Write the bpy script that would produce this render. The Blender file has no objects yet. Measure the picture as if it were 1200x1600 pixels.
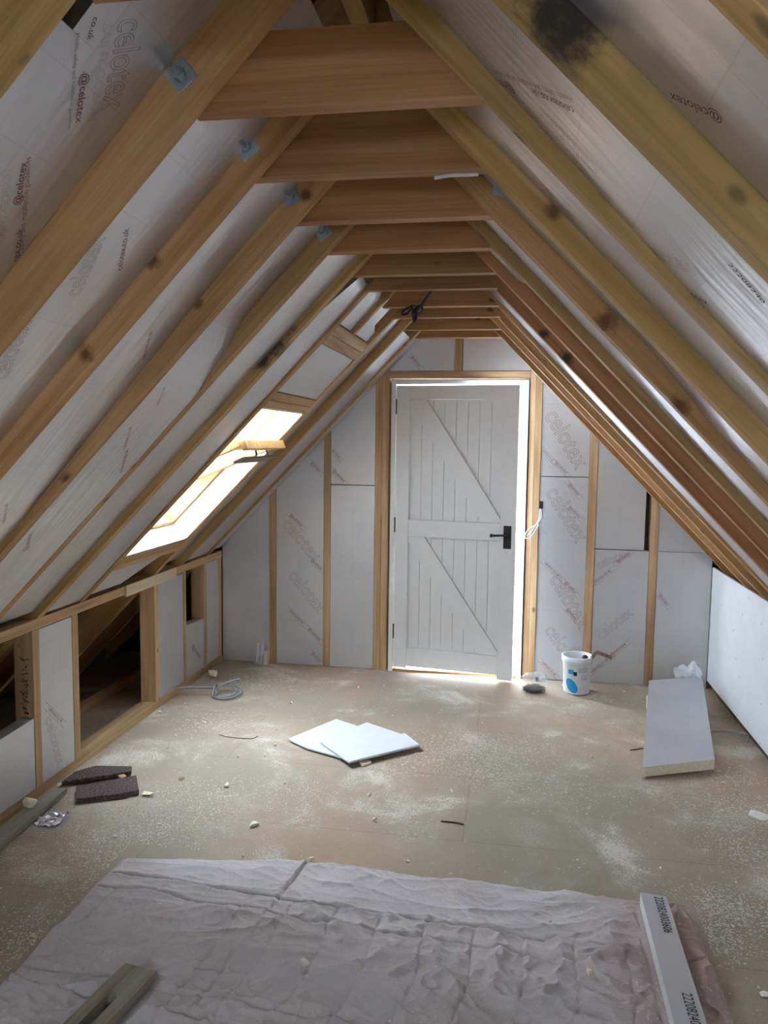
import bpy, math, random
import numpy as np
from mathutils import Vector, Matrix, noise
C = bpy.context.scene.collection
scn = bpy.context.scene
random.seed(7)
V = Vector

# ---------------------------------------------------------------- camera, world, light, exposure
F_PX = 1223.385
CAM = V((2.0078, 0.0, 1.5725))
FW = V((-0.16150333, 0.98271079, -0.0905327)); RT = V((0.98649548, 0.16329535, 0.01270038)); UP = V((-0.02726437, 0.08725895, 0.9958125))
cd = bpy.data.cameras.new('camera'); cam = bpy.data.objects.new('camera', cd); C.objects.link(cam)
cam.matrix_world = Matrix(((RT.x, UP.x, -FW.x, CAM.x), (RT.y, UP.y, -FW.y, CAM.y), (RT.z, UP.z, -FW.z, CAM.z), (0, 0, 0, 1)))
cd.sensor_fit = 'VERTICAL'; cd.sensor_height = 24.0; cd.lens = 24.0 * F_PX / 1600
cd.clip_start = 0.02
scn.camera = cam
w = bpy.data.worlds.new('sky'); scn.world = w; w.use_nodes = True
bg = w.node_tree.nodes['Background']; bg.inputs[0].default_value = (0.77, 0.87, 1.0, 1); bg.inputs[1].default_value = 26.0
scn.view_settings.view_transform = 'Standard'; scn.view_settings.look = 'None'
scn.view_settings.exposure = 0.66; scn.view_settings.gamma = 1
scn.cycles.max_bounces = 10; scn.cycles.diffuse_bounces = 6; scn.cycles.glossy_bounces = 5

def portal(name, center, x_dir, y_dir, sx, sy):
    l = bpy.data.lights.new(name, 'AREA'); l.shape = 'RECTANGLE'; l.size = sx; l.size_y = sy
    l.cycles.is_portal = True
    o = bpy.data.objects.new(name, l); C.objects.link(o)
    ex = V(x_dir).normalized(); ey = V(y_dir).normalized(); ez = ex.cross(ey)
    o.matrix_world = Matrix(((ex.x, ey.x, ez.x, center[0]), (ex.y, ey.y, ez.y, center[1]), (ex.z, ey.z, ez.z, center[2]), (0, 0, 0, 1)))
    return o

# ---------------------------------------------------------------- room numbers
D = 5.2034; W = 3.2742
ZL, TL = 0.7907, 1.0392          # underside plane of the left rafters: z = ZL + TL x
ZR, TR = 0.8153, 1.0300          # right: z = ZR + TR (W - x)
XR = 1.642                        # ridge
YB = -2.6                         # back gable
NL, NR = math.hypot(1, TL), math.hypot(1, TR)
EU = {'L': V((1, 0, TL)) / NL, 'R': V((-1, 0, TR)) / NR}
OUT = {'L': V((-TL, 0, 1)) / NL, 'R': V((TR, 0, 1)) / NR}
ORG = {'L': V((0, 0, ZL)), 'R': V((W, 0, ZR))}
YV = V((0, 1, 0))
def P(s, u, y, o=0.0): return ORG[s] + EU[s] * u + YV * y + OUT[s] * o
def ux(s, x): return x * NL if s == 'L' else (W - x) * NR
def zpl(s, x): return ZL + TL * x if s == 'L' else ZR + TR * (W - x)
def hit(x, y, n, d):             # pixel of the 1200x1600 frame -> point on the plane n.p = d
    v = FW * F_PX + RT * (x - 600) - UP * (y - 800); n = V(n)
    return CAM + v * ((d - n.dot(CAM)) / n.dot(v))
def fl(x, y, z=0.0): return hit(x, y, (0, 0, 1), z)
def we(x, y, Y=D): return hit(x, y, (0, 1, 0), Y)
def sl(s, x, y, o=0.0):
    p0 = P(s, 0, 0, o); return hit(x, y, OUT[s], OUT[s].dot(p0))

# ---------------------------------------------------------------- materials
def nt(name):
    m = bpy.data.materials.new(name); m.use_nodes = True
    t = m.node_tree; b = t.nodes['Principled BSDF']; return m, t, b
def N(t, kind, **kw):
    n = t.nodes.new(kind)
    for k, v in kw.items():
        if k.startswith('i_'): n.inputs[k[2:].replace('_', ' ')].default_value = v
        else: setattr(n, k, v)
    return n
def ramp(t, fac, stops):
    r = N(t, 'ShaderNodeValToRGB'); e = r.color_ramp.elements
    while len(e) < len(stops): e.new(0.5)
    for q, (p, c) in zip(e, stops): q.position = p; q.color = (*c, 1) if len(c) == 3 else c
    t.links.new(fac, r.inputs[0]); return r
def mixc(t, f, a, b, mode='MIX'):
    n = N(t, 'ShaderNodeMix', data_type='RGBA', blend_type=mode)
    for s, v in ((n.inputs[0], f), (n.inputs[6], a), (n.inputs[7], b)):
        if hasattr(v, 'links') or hasattr(v, 'is_linked'): t.links.new(v, s)
        else: s.default_value = v if not isinstance(v, tuple) else (*v, 1)
    return n.outputs[2]
def mathn(t, op, a, b=0.0):
    n = N(t, 'ShaderNodeMath', operation=op)
    for i, v in enumerate((a, b)):
        if hasattr(v, 'is_linked'): t.links.new(v, n.inputs[i])
        else: n.inputs[i].default_value = v
    return n.outputs[0]
def coords(t, scale, rnd=True):
    tc = N(t, 'ShaderNodeTexCoord'); mp = N(t, 'ShaderNodeMapping'); mp.inputs['Scale'].default_value = scale
    t.links.new(tc.outputs['Object'], mp.inputs[0])
    if rnd:
        oi = N(t, 'ShaderNodeObjectInfo'); c = N(t, 'ShaderNodeCombineXYZ')
        t.links.new(mathn(t, 'MULTIPLY', oi.outputs['Random'], 37.0), c.inputs[0]); t.links.new(mathn(t, 'MULTIPLY', oi.outputs['Random'], 91.0), c.inputs[1])
        t.links.new(c.outputs[0], mp.inputs['Location'])
    return mp.outputs[0]
def wood(name, dark, mid, light, knots=True, rough=0.62, blot=0.0, grey=None):
    m, t, b = nt(name); L = t.links.new
    g = N(t, 'ShaderNodeTexNoise', i_Scale=1.0, i_Detail=5.0, i_Distortion=0.6); L(coords(t, (1.1, 26, 26)), g.inputs['Vector'])
    f = N(t, 'ShaderNodeTexNoise', i_Scale=1.0, i_Detail=3.0); L(coords(t, (5, 190, 190)), f.inputs['Vector'])
    big = N(t, 'ShaderNodeTexNoise', i_Scale=1.0, i_Detail=2.0); L(coords(t, (1.3, 5, 5)), big.inputs['Vector'])
    c = ramp(t, g.outputs[0], [(0.3, dark), (0.48, mid), (0.72, light)]).outputs[0]
    fr = ramp(t, f.outputs[0], [(0.3, (0.80, 0.78, 0.74)), (0.6, (1, 1, 1))]).outputs[0]
    c = mixc(t, 0.8, c, fr, 'MULTIPLY')
    br = ramp(t, big.outputs[0], [(0.3, (0.82, 0.78, 0.72)), (0.65, (1.06, 1.05, 1.02))]).outputs[0]
    c = mixc(t, 1.0, c, br, 'MULTIPLY')
    oi = N(t, 'ShaderNodeObjectInfo'); hv = N(t, 'ShaderNodeHueSaturation')
    L(mathn(t, 'ADD', mathn(t, 'MULTIPLY', oi.outputs['Random'], 0.34), 0.83), hv.inputs['Value']); L(c, hv.inputs['Color'])
    L(mathn(t, 'ADD', mathn(t, 'MULTIPLY', oi.outputs['Random'], -0.012), 0.506), hv.inputs['Hue']); c = hv.outputs[0]
    if knots:
        v = N(t, 'ShaderNodeTexVoronoi', i_Scale=1.0, i_Randomness=1.0); L(coords(t, (4.4, 7.5, 7.5)), v.inputs['Vector'])
        kr = ramp(t, v.outputs['Distance'], [(0.0, (1, 1, 1)), (0.06, (0.8, 0.8, 0.8)), (0.10, (0, 0, 0))]).outputs[0]
        c = mixc(t, mathn(t, 'MULTIPLY', kr, 0.8), c, (dark[0] * 0.22, dark[1] * 0.17, dark[2] * 0.15))
    if blot:
        s = N(t, 'ShaderNodeTexNoise', i_Scale=1.0, i_Detail=6.0); L(coords(t, (2.2, 9, 9)), s.inputs['Vector'])
        sr = ramp(t, s.outputs[0], [(0.60, (0, 0, 0)), (0.70, (1, 1, 1))]).outputs[0]
        c = mixc(t, mathn(t, 'MULTIPLY', sr, blot), c, (0.03, 0.024, 0.018))
    L(c, b.inputs['Base Color']); b.inputs['Roughness'].default_value = rough
    b.inputs['Specular IOR Level'].default_value = 0.3
    bp = N(t, 'ShaderNodeBump', i_Strength=0.25, i_Distance=0.002); L(f.outputs[0], bp.inputs['Height']); L(bp.outputs[0], b.inputs['Normal'])
    return m
M_PINE = wood('pine', (0.40, 0.225, 0.09), (0.52, 0.31, 0.135), (0.60, 0.385, 0.185))
M_PINE_OLD = wood('pine_yellowed', (0.39, 0.245, 0.085), (0.51, 0.335, 0.13), (0.58, 0.405, 0.18), blot=0.35)
M_TIE = wood('reddish_pine', (0.33, 0.165, 0.07), (0.43, 0.225, 0.10), (0.50, 0.285, 0.135))
M_STUD = wood('stud_pine', (0.43, 0.27, 0.14), (0.57, 0.38, 0.215), (0.68, 0.49, 0.31))
M_NEW = wood('fresh_pine', (0.78, 0.66, 0.47), (0.84, 0.73, 0.55), (0.88, 0.78, 0.62), knots=False)
M_DARKW = wood('old_dark_wood', (0.10, 0.055, 0.03), (0.17, 0.09, 0.05), (0.25, 0.14, 0.08), blot=0.4)
M_GREYW = wood('weathered_grey_wood', (0.30, 0.285, 0.265), (0.40, 0.38, 0.355), (0.47, 0.45, 0.42), knots=False, rough=0.8)
M_DRIFT = wood('worn_plank_wood', (0.25, 0.22, 0.18), (0.34, 0.31, 0.26), (0.42, 0.39, 0.33), knots=False, rough=0.75)

def foil(name, col=(0.72, 0.71, 0.73), metal=0.92, rough=0.39, grid=True, crinkle=1.0, wave=(3.0, 17, 17)):
    m, t, b = nt(name); L = t.links.new
    n1 = N(t, 'ShaderNodeTexNoise', i_Scale=1.0, i_Detail=1.5, i_Distortion=0.2); L(coords(t, wave), n1.inputs['Vector'])
    n2 = N(t, 'ShaderNodeTexNoise', i_Scale=1.0, i_Detail=3.0, i_Distortion=0.4); L(coords(t, (7, 34, 34)), n2.inputs['Vector'])
    n3 = N(t, 'ShaderNodeTexNoise', i_Scale=2.2, i_Detail=3.0); L(coords(t, (1, 1, 1)), n3.inputs['Vector'])
    c = mixc(t, 1.0, (*col,), ramp(t, n3.outputs[0], [(0.3, (0.88, 0.88, 0.90)), (0.7, (1, 1, 0.99))]).outputs[0], 'MULTIPLY')
    if grid:
        br = N(t, 'ShaderNodeTexBrick', offset=0.0, i_Scale=1.0, i_Mortar_Size=0.0011, i_Brick_Width=0.155, i_Row_Height=0.155)
        br.inputs['Color1'].default_value = (1, 1, 1, 1); br.inputs['Color2'].default_value = (1, 1, 1, 1); br.inputs['Mortar'].default_value = (0.62, 0.6, 0.62, 1)
        L(coords(t, (1, 1, 1), False), br.inputs['Vector'])
        c = mixc(t, 0.28, c, br.outputs[0], 'MULTIPLY')
    L(c, b.inputs['Base Color']); b.inputs['Metallic'].default_value = metal
    L(ramp(t, n2.outputs[0], [(0.3, (rough - 0.04,) * 3), (0.7, (rough + 0.06,) * 3)]).outputs[0], b.inputs['Roughness'])
    b0 = N(t, 'ShaderNodeBump', i_Strength=0.6 * crinkle, i_Distance=0.005); L(n1.outputs[0], b0.inputs['Height'])
    n4 = N(t, 'ShaderNodeTexNoise', i_Scale=1.0, i_Detail=0.0); L(coords(t, (8, 62, 62)), n4.inputs['Vector'])
    b1 = N(t, 'ShaderNodeBump', i_Strength=0.6 * crinkle, i_Distance=0.0022); L(n4.outputs[0], b1.inputs['Height']); L(b0.outputs[0], b1.inputs['Normal'])
    L(b1.outputs[0], b.inputs['Normal'])
    return m
M_FOIL = foil('foil_facing')
M_FOILW = foil('foil_facing_wall', col=(0.70, 0.70, 0.71), metal=0.72, rough=0.48, crinkle=0.5, wave=(2, 8, 8))
M_FOILP = foil('foil_facing_plain', col=(0.58, 0.58, 0.60), metal=0.55, rough=0.5, grid=False, crinkle=0.35)

def plain(name, col, rough=0.6, metal=0.0, spec=0.4, nz=0.0, nscale=20, bump=0.0):
    m, t, b = nt(name); L = t.links.new
    b.inputs['Base Color'].default_value = (*col, 1); b.inputs['Roughness'].default_value = rough; b.inputs['Metallic'].default_value = metal
    b.inputs['Specular IOR Level'].default_value = spec
    n = N(t, 'ShaderNodeTexNoise', i_Scale=float(nscale), i_Detail=4.0); L(coords(t, (1, 1, 1)), n.inputs['Vector'])
    k = nz
    L(mixc(t, 1.0, col, ramp(t, n.outputs[0], [(0.35, (1 - k,) * 3), (0.65, (1, 1, 1))]).outputs[0], 'MULTIPLY'), b.inputs['Base Color'])
    if bump:
        bp = N(t, 'ShaderNodeBump', i_Strength=bump, i_Distance=0.004); L(n.outputs[0], bp.inputs['Height']); L(bp.outputs[0], b.inputs['Normal'])
    return m
M_WHITE = plain('white_door_paint', (0.78, 0.79, 0.79), 0.45, nz=0.03)
M_WHITE2 = plain('white_lining_paint', (0.82, 0.82, 0.80), 0.45, nz=0.03)
M_BLACK = plain('black_iron', (0.012, 0.012, 0.013), 0.45)
M_PBOARD = plain('white_plasterboard', (0.74, 0.77, 0.80), 0.7, nz=0.05, nscale=9)
M_DIMPLE = plain('grey_screw_mark', (0.33, 0.34, 0.36), 0.7)
M_FOAM = plain('cream_foam', (0.90, 0.83, 0.62), 0.9, nz=0.14, nscale=60, bump=0.4)
M_FOAMW = plain('pale_foam_chip', (0.92, 0.88, 0.78), 0.9, nz=0.12, nscale=70, bump=0.3)
M_CORE = plain('white_foam_core', (0.80, 0.84, 0.82), 0.85, nz=0.06)
M_DUST = plain('pale_dust', (0.74, 0.70, 0.62), 0.95, nz=0.15)
M_STEEL = plain('galvanised_steel', (0.42, 0.47, 0.50), 0.38, metal=0.85, nz=0.25, nscale=45)
M_GREYCAB = plain('grey_cable_sheath', (0.26, 0.27, 0.29), 0.5)
M_PALECAB = plain('pale_grey_cable_sheath', (0.50, 0.53, 0.58), 0.5)
M_DARKCAB = plain('dark_cable_sheath', (0.05, 0.05, 0.055), 0.45)
M_PRINT = plain('red_print', (0.22, 0.055, 0.06), 0.7)
M_PRINTG = plain('faint_pink_print', (0.33, 0.20, 0.21), 0.7)
M_PRINTK = plain('dark_print', (0.07, 0.04, 0.05), 0.7)
M_INK = plain('black_ink', (0.015, 0.015, 0.015), 0.7)
M_SHEETING = plain('white_plastic_sheet', (0.74, 0.78, 0.83), 0.38, nz=0.05, bump=0.15)
M_SARK = plain('dark_roofing_board', (0.10, 0.062, 0.042), 0.85, nz=0.35, nscale=5)
M_OSB = plain('end_wall_sheathing', (0.12, 0.08, 0.05), 0.85, nz=0.3, nscale=14)
M_BARK, t_, b_ = nt('charred_slate')
n_ = N(t_, 'ShaderNodeTexNoise', i_Scale=120.0, i_Detail=6.0, i_Roughness=0.75); t_.links.new(coords(t_, (1, 1, 1)), n_.inputs['Vector'])
t_.links.new(ramp(t_, n_.outputs[0], [(0.42, (0.035, 0.022, 0.02)), (0.52, (0.10, 0.07, 0.065)), (0.66, (0.24, 0.205, 0.185))]).outputs[0], b_.inputs['Base Color']); b_.inputs['Roughness'].default_value = 0.85
n2_ = N(t_, 'ShaderNodeBump', i_Strength=0.9, i_Distance=0.005); t_.links.new(n_.outputs[0], n2_.inputs['Height']); t_.links.new(n2_.outputs[0], b_.inputs['Normal'])
M_TUB = plain('white_tub_plastic', (0.76, 0.78, 0.82), 0.35)
M_BLUE = plain('blue_label', (0.02, 0.33, 0.66), 0.5)
M_LABEL = plain('grey_label_print', (0.48, 0.49, 0.52), 0.5)
M_SASH = wood('varnished_window_pine', (0.50, 0.28, 0.10), (0.66, 0.42, 0.18), (0.76, 0.53, 0.27), knots=False, rough=0.4)
M_RUBBER = plain('grey_vent_bar', (0.20, 0.15, 0.115), 0.5)
def glassy(name, tint, f=0.08):
    m, t, b = nt(name); o = t.nodes['Material Output']
    tr = N(t, 'ShaderNodeBsdfTransparent'); tr.inputs[0].default_value = (*tint, 1)
    gl = N(t, 'ShaderNodeBsdfGlossy'); gl.inputs['Roughness'].default_value = 0.08
    mx = N(t, 'ShaderNodeMixShader'); fr = N(t, 'ShaderNodeFresnel', i_IOR=1.45)
    t.links.new(mathn(t, 'MULTIPLY', fr.outputs[0], f * 10), mx.inputs[0]); t.links.new(tr.outputs[0], mx.inputs[1]); t.links.new(gl.outputs[0], mx.inputs[2])
    t.links.new(mx.outputs[0], o.inputs[0]); return m
M_GLASS = glassy('window_glass', (0.97, 0.98, 0.98))
M_BAG, t_, b_ = nt('clear_plastic')
b_.inputs['Base Color'].default_value = (0.85, 0.86, 0.9, 1); b_.inputs['Roughness'].default_value = 0.2; b_.inputs['Alpha'].default_value = 0.28

# floor: chipboard with dust drifts
def floor_mat():
    m, t, b = nt('dusty_chipboard'); L = t.links.new
    tc = N(t, 'ShaderNodeTexCoord'); pos = tc.outputs['Object']
    n = N(t, 'ShaderNodeTexNoise', i_Scale=1.1, i_Detail=3.0); L(pos, n.inputs['Vector'])
    c = ramp(t, n.outputs[0], [(0.35, (0.32, 0.28, 0.215)), (0.5, (0.375, 0.315, 0.24)), (0.66, (0.43, 0.32, 0.22))]).outputs[0]
    f = N(t, 'ShaderNodeTexNoise', i_Scale=170.0, i_Detail=3.0); L(pos, f.inputs['Vector'])
    c = mixc(t, 0.6, c, ramp(t, f.outputs[0], [(0.3, (0.74, 0.72, 0.70)), (0.62, (1.05, 1.05, 1.05))]).outputs[0], 'MULTIPLY')
    br = N(t, 'ShaderNodeTexBrick', offset=0.5, i_Scale=1.0, i_Mortar_Size=0.0022, i_Brick_Width=2.4, i_Row_Height=0.6)
    br.inputs['Color1'].default_value = (1, 1, 1, 1); br.inputs['Color2'].default_value = (0.96, 0.96, 0.95, 1); br.inputs['Mortar'].default_value = (0.45, 0.42, 0.4, 1)
    mp = N(t, 'ShaderNodeMapping'); mp.inputs['Location'].default_value = (0.55, 0.02, 0); L(pos, mp.inputs[0]); L(mp.outputs[0], br.inputs['Vector'])
    c = mixc(t, 0.45, c, br.outputs[0], 'MULTIPLY')
    # thin dust film and drifts of crumbs
    d1 = N(t, 'ShaderNodeTexNoise', i_Scale=2.3, i_Detail=5.0, i_Roughness=0.62, i_Distortion=0.4); L(pos, d1.inputs['Vector'])
    d2 = N(t, 'ShaderNodeTexVoronoi', i_Scale=120.0); L(pos, d2.inputs['Vector'])
    d3 = N(t, 'ShaderNodeTexNoise', i_Scale=130.0, i_Detail=2.0, i_Distortion=0.6); L(pos, d3.inputs['Vector'])
    big = ramp(t, d1.outputs[0], [(0.46, (0, 0, 0)), (0.66, (1, 1, 1))]).outputs[0]
    grain = ramp(t, mathn(t, 'ADD', mathn(t, 'MULTIPLY', d3.outputs[0], 0.8), mathn(t, 'MULTIPLY', big, 0.30)), [(0.58, (0, 0, 0)), (0.66, (1, 1, 1))]).outputs[0]
    dens = mathn(t, 'MULTIPLY', grain, mathn(t, 'ADD', mathn(t, 'MULTIPLY', big, 0.75), 0.05))
    c = mixc(t, mathn(t, 'MULTIPLY', big, 0.3), c, (0.52, 0.49, 0.43))
    c = mixc(t, dens, c, (0.66, 0.62, 0.54))
    L(c, b.inputs['Base Color']); b.inputs['Roughness'].default_value = 0.72; b.inputs['Specular IOR Level'].default_value = 0.3
    bp = N(t, 'ShaderNodeBump', i_Strength=0.5, i_Distance=0.003); L(dens, bp.inputs['Height']); L(bp.outputs[0], b.inputs['Normal'])
    return m
M_FLOOR = floor_mat()
def cloth_mat():
    m, t, b = nt('dusty_quilted_cloth'); L = t.links.new
    tc = N(t, 'ShaderNodeTexCoord'); pos = tc.outputs['Object']
    n = N(t, 'ShaderNodeTexNoise', i_Scale=2.4, i_Detail=4.0); L(pos, n.inputs['Vector'])
    c = ramp(t, n.outputs[0], [(0.36, (0.58, 0.52, 0.505)), (0.5, (0.62, 0.58, 0.585)), (0.66, (0.68, 0.62, 0.62))]).outputs[0]
    sx = N(t, 'ShaderNodeSeparateXYZ'); L(pos, sx.inputs[0])
    tint = ramp(t, mathn(t, 'MULTIPLY', sx.outputs[0], 0.36), [(0.80, (1, 1, 1)), (0.93, (0.74, 0.60, 0.54))]).outputs[0]
    c = mixc(t, 1.0, c, tint, 'MULTIPLY')
    f = N(t, 'ShaderNodeTexNoise', i_Scale=420.0, i_Detail=2.0); L(pos, f.inputs['Vector'])
    c = mixc(t, 0.5, c, ramp(t, f.outputs[0], [(0.3, (0.7, 0.7, 0.7)), (0.65, (1.06, 1.06, 1.06))]).outputs[0], 'MULTIPLY')
    d = N(t, 'ShaderNodeTexNoise', i_Scale=75.0, i_Detail=2.0, i_Distortion=0.8); L(pos, d.inputs['Vector'])
    d1 = N(t, 'ShaderNodeTexNoise', i_Scale=3.0, i_Detail=3.0); L(pos, d1.inputs['Vector'])
    k = ramp(t, mathn(t, 'ADD', d.outputs[0], mathn(t, 'MULTIPLY', d1.outputs[0], 0.5)), [(0.90, (0, 0, 0)), (0.99, (1, 1, 1))]).outputs[0]
    c = mixc(t, mathn(t, 'MULTIPLY', k, 0.65), c, (0.72, 0.69, 0.63))
    L(c, b.inputs['Base Color']); b.inputs['Roughness'].default_value = 0.95; b.inputs['Specular IOR Level'].default_value = 0.1
    b.inputs['Sheen Weight'].default_value = 0.25
    w1 = N(t, 'ShaderNodeTexNoise', i_Scale=32.0, i_Detail=3.0, i_Distortion=1.5); L(pos, w1.inputs['Vector'])
    b1 = N(t, 'ShaderNodeBump', i_Strength=0.45, i_Distance=0.006); L(w1.outputs[0], b1.inputs['Height'])
    b2 = N(t, 'ShaderNodeBump', i_Strength=0.35, i_Distance=0.0015); L(f.outputs[0], b2.inputs['Height']); L(b1.outputs[0], b2.inputs['Normal']); L(b2.outputs[0], b.inputs['Normal'])
    return m
M_CLOTH = cloth_mat()

# ---------------------------------------------------------------- geometry helpers
WM = {}
def frame(o, ex, ey):
    ex = V(ex).normalized(); ey = V(ey); ey = (ey - ex * ey.dot(ex)).normalized(); ez = ex.cross(ey)
    return Matrix(((ex.x, ey.x, ez.x, o[0]), (ex.y, ey.y, ez.y, o[1]), (ex.z, ey.z, ez.z, o[2]), (0, 0, 0, 1)))
def I(o=(0, 0, 0)): return Matrix.Translation(V(o))
def tag(o, label=None, cat=None, group=None, kind=None):
    for k, v in (('label', label), ('category', cat), ('group', group), ('kind', kind)):
        if v: o[k] = v
    return o
def place(o, M, parent=None):
    if parent is not None:
        o.parent = parent; o.matrix_basis = WM[parent.name].inverted() @ M
    else: o.matrix_basis = M
    WM[o.name] = M.copy()
def empty(name, M, **kw):
    o = bpy.data.objects.new(name, None); C.objects.link(o); o.empty_display_size = 0.05; place(o, M); return tag(o, **kw)
class G:
    def __init__(s): s.v = []; s.f = []
    def add(s, vs, fs):
        n = len(s.v); s.v += [V(q) for q in vs]; s.f += [tuple(n + i for i in f) for f in fs]; return s
    def box(s, x0, x1, y0, y1, z0, z1):
        return s.add([(x, y, z) for x in (x0, x1) for y in (y0, y1) for z in (z0, z1)],
                     [(0, 1, 3, 2), (4, 6, 7, 5), (0, 4, 5, 1), (2, 3, 7, 6), (0, 2, 6, 4), (1, 5, 7, 3)])
    def prism(s, poly, a, b, f):           # poly 2-D, extruded from a to b, f(p, q, t) -> point
        n = len(poly)
        return s.add([f(p, q, t) for t in (a, b) for p, q in poly],
                     [tuple(range(n))[::-1], tuple(range(n, 2 * n))] + [(i, (i + 1) % n, n + (i + 1) % n, n + i) for i in range(n)])
    def tube(s, pts, r, seg=8, cap=True):
        pts = [V(p) for p in pts]; rs = r if isinstance(r, (list, tuple)) else [r] * len(pts); vs = []; fs = []
        t0 = (pts[1] - pts[0]).normalized(); a = t0.orthogonal().normalized()
        for i, p in enumerate(pts):
            t = (pts[min(i + 1, len(pts) - 1)] - pts[max(i - 1, 0)]).normalized()
            a = (a - t * a.dot(t)).normalized(); b = t.cross(a)
            for k in range(seg):
                th = 2 * math.pi * k / seg; vs.append(p + (a * math.cos(th) + b * math.sin(th)) * rs[i])
        for i in range(len(pts) - 1):
            for k in range(seg): fs.append((i * seg + k, i * seg + (k + 1) % seg, (i + 1) * seg + (k + 1) % seg, (i + 1) * seg + k))
        if cap: fs += [tuple(range(seg))[::-1], tuple(range((len(pts) - 1) * seg, len(pts) * seg))]
        return s.add(vs, fs)
    def lathe(s, prof, seg=32, c=(0, 0, 0)):
        c = V(c); vs = []; fs = []
        for r, z in prof:
            for k in range(seg): th = 2 * math.pi * k / seg; vs.append(c + V((r * math.cos(th), r * math.sin(th), z)))
        for i in range(len(prof) - 1):
            for k in range(seg): fs.append((i * seg + k, i * seg + (k + 1) % seg, (i + 1) * seg + (k + 1) % seg, (i + 1) * seg + k))
        return s.add(vs, fs)
    def build(s, name, mat, M=None, parent=None, world=False, smooth=False, bevel=0.0, fix=True):
        M = M or I(); Mi = M.inverted()
        vs = [Mi @ v for v in s.v] if world else s.v
        me = bpy.data.meshes.new(name); me.from_pydata([tuple(v) for v in vs], [], s.f)
        if fix:
            import bmesh
            bm = bmesh.new(); bm.from_mesh(me); bmesh.ops.recalc_face_normals(bm, faces=bm.faces); bm.to_mesh(me); bm.free()
        me.materials.append(mat)
        if smooth: me.polygons.foreach_set('use_smooth', [True] * len(me.polygons))
        o = bpy.data.objects.new(name, me); C.objects.link(o); place(o, M, parent)
        if bevel:
            b = o.modifiers.new('edge', 'BEVEL'); b.width = bevel; b.segments = 2; b.limit_method = 'ANGLE'
        return o
def wbox(name, x0, x1, y0, y1, z0, z1, mat, axis='x', parent=None, bevel=0.0015, **kw):
    e = {'x': ((1, 0, 0), (0, 1, 0)), 'y': ((0, 1, 0), (0, 0, 1)), 'z': ((0, 0, 1), (1, 0, 0))}[axis]
    M = frame(((x0 + x1) / 2, (y0 + y1) / 2, z0), *e)
    o = G().box(x0, x1, y0, y1, z0, z1).build(name, mat, M, parent, world=True, bevel=bevel)
    return tag(o, **kw)
def spoly(name, s, poly, y0, y1, mat, parent=None, bevel=0.0015, **kw):    # poly in (u, o) of slope s, extruded along y
    M = frame(P(s, min(p[0] for p in poly), y0, 0), *((YV, EU[s]) if name == 'header' else (EU[s], YV)))
    o = G().prism(poly, y0, y1, lambda u, q, t: P(s, u, t, q)).build(name, mat, M, parent, world=True, bevel=bevel)
    return tag(o, **kw)
def xo(s, x, z):          # world (x, z) -> (u, o) of slope s
    d = V((x, 0, z)) - ORG[s]; d.y = 0; return (d.dot(EU[s]), d.dot(OUT[s]))
TXT = {}
def text_mesh(body, outline):
    k = (body, outline)
    if k in TXT: return TXT[k]
    c = bpy.data.curves.new('txt', 'FONT'); c.body = body; c.size = 1.0
    c.resolution_u = 4
    if outline: c.fill_mode = 'NONE'; c.bevel_depth = 0.008; c.bevel_resolution = 0
    o = bpy.data.objects.new('txt', c); C.objects.link(o)
    dg = bpy.context.evaluated_depsgraph_get(); me = bpy.data.meshes.new_from_object(o.evaluated_get(dg))
    vs = [v.co.copy() for v in me.vertices]; fs = [tuple(p.vertices) for p in me.polygons]
    bpy.data.objects.remove(o); bpy.data.curves.remove(c); bpy.data.meshes.remove(me)
    w0 = min(v.x for v in vs); w1 = max(v.x for v in vs)
    TXT[k] = (vs, fs, w0, w1 - w0); return TXT[k]
def put_text(body, a, b, n, mat, parent, outline=False, lift=0.0012, hscale=1.0, name='printed_lettering', fn=None, keep=None):
    """write body along the line a -> b on a surface whose normal towards the room is n"""
    vs, fs, w0, ww = text_mesh(body, outline)
    a, b, n = V(a), V(b), V(n).normalized(); k = (b - a).length / ww; ex = (b - a).normalized()
    M = frame(a + n * lift, ex, n.cross(ex))
    out = []
    for v in vs:
        p = M @ V(((v.x - w0) * k, v.y * k * hscale, v.z * k * (0.3 if outline else 0)))
        if fn: p = fn(p)
        out.append(p)
    if keep: fs = [f for f in fs if all(keep(out[i]) for i in f)]
    g = G().add(out, fs); return g.build(name, mat, M, parent, world=True, fix=False)
def rule_lines(a, b, n, mat, parent, off, th=0.0016, lift=0.0012, name='printed_rule', fn=None):
    a, b, n = V(a), V(b), V(n).normalized(); ex = (b - a).normalized(); up = n.cross(ex); g = G(); L = (b - a).length; k = max(1, int(L / 0.03))
    for o_ in off:
        for i in range(k):
            q = [a + ex * (L * t) + up * (o_ + s_) + n * lift for t, s_ in ((i / k, 0), ((i + 1) / k, 0), ((i + 1) / k, th), (i / k, th))]
            g.add([fn(x) if fn else x for x in q], [(0, 1, 2, 3)])
    return g.build(name, mat, frame(a, ex, up), parent, world=True, fix=False)

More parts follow.
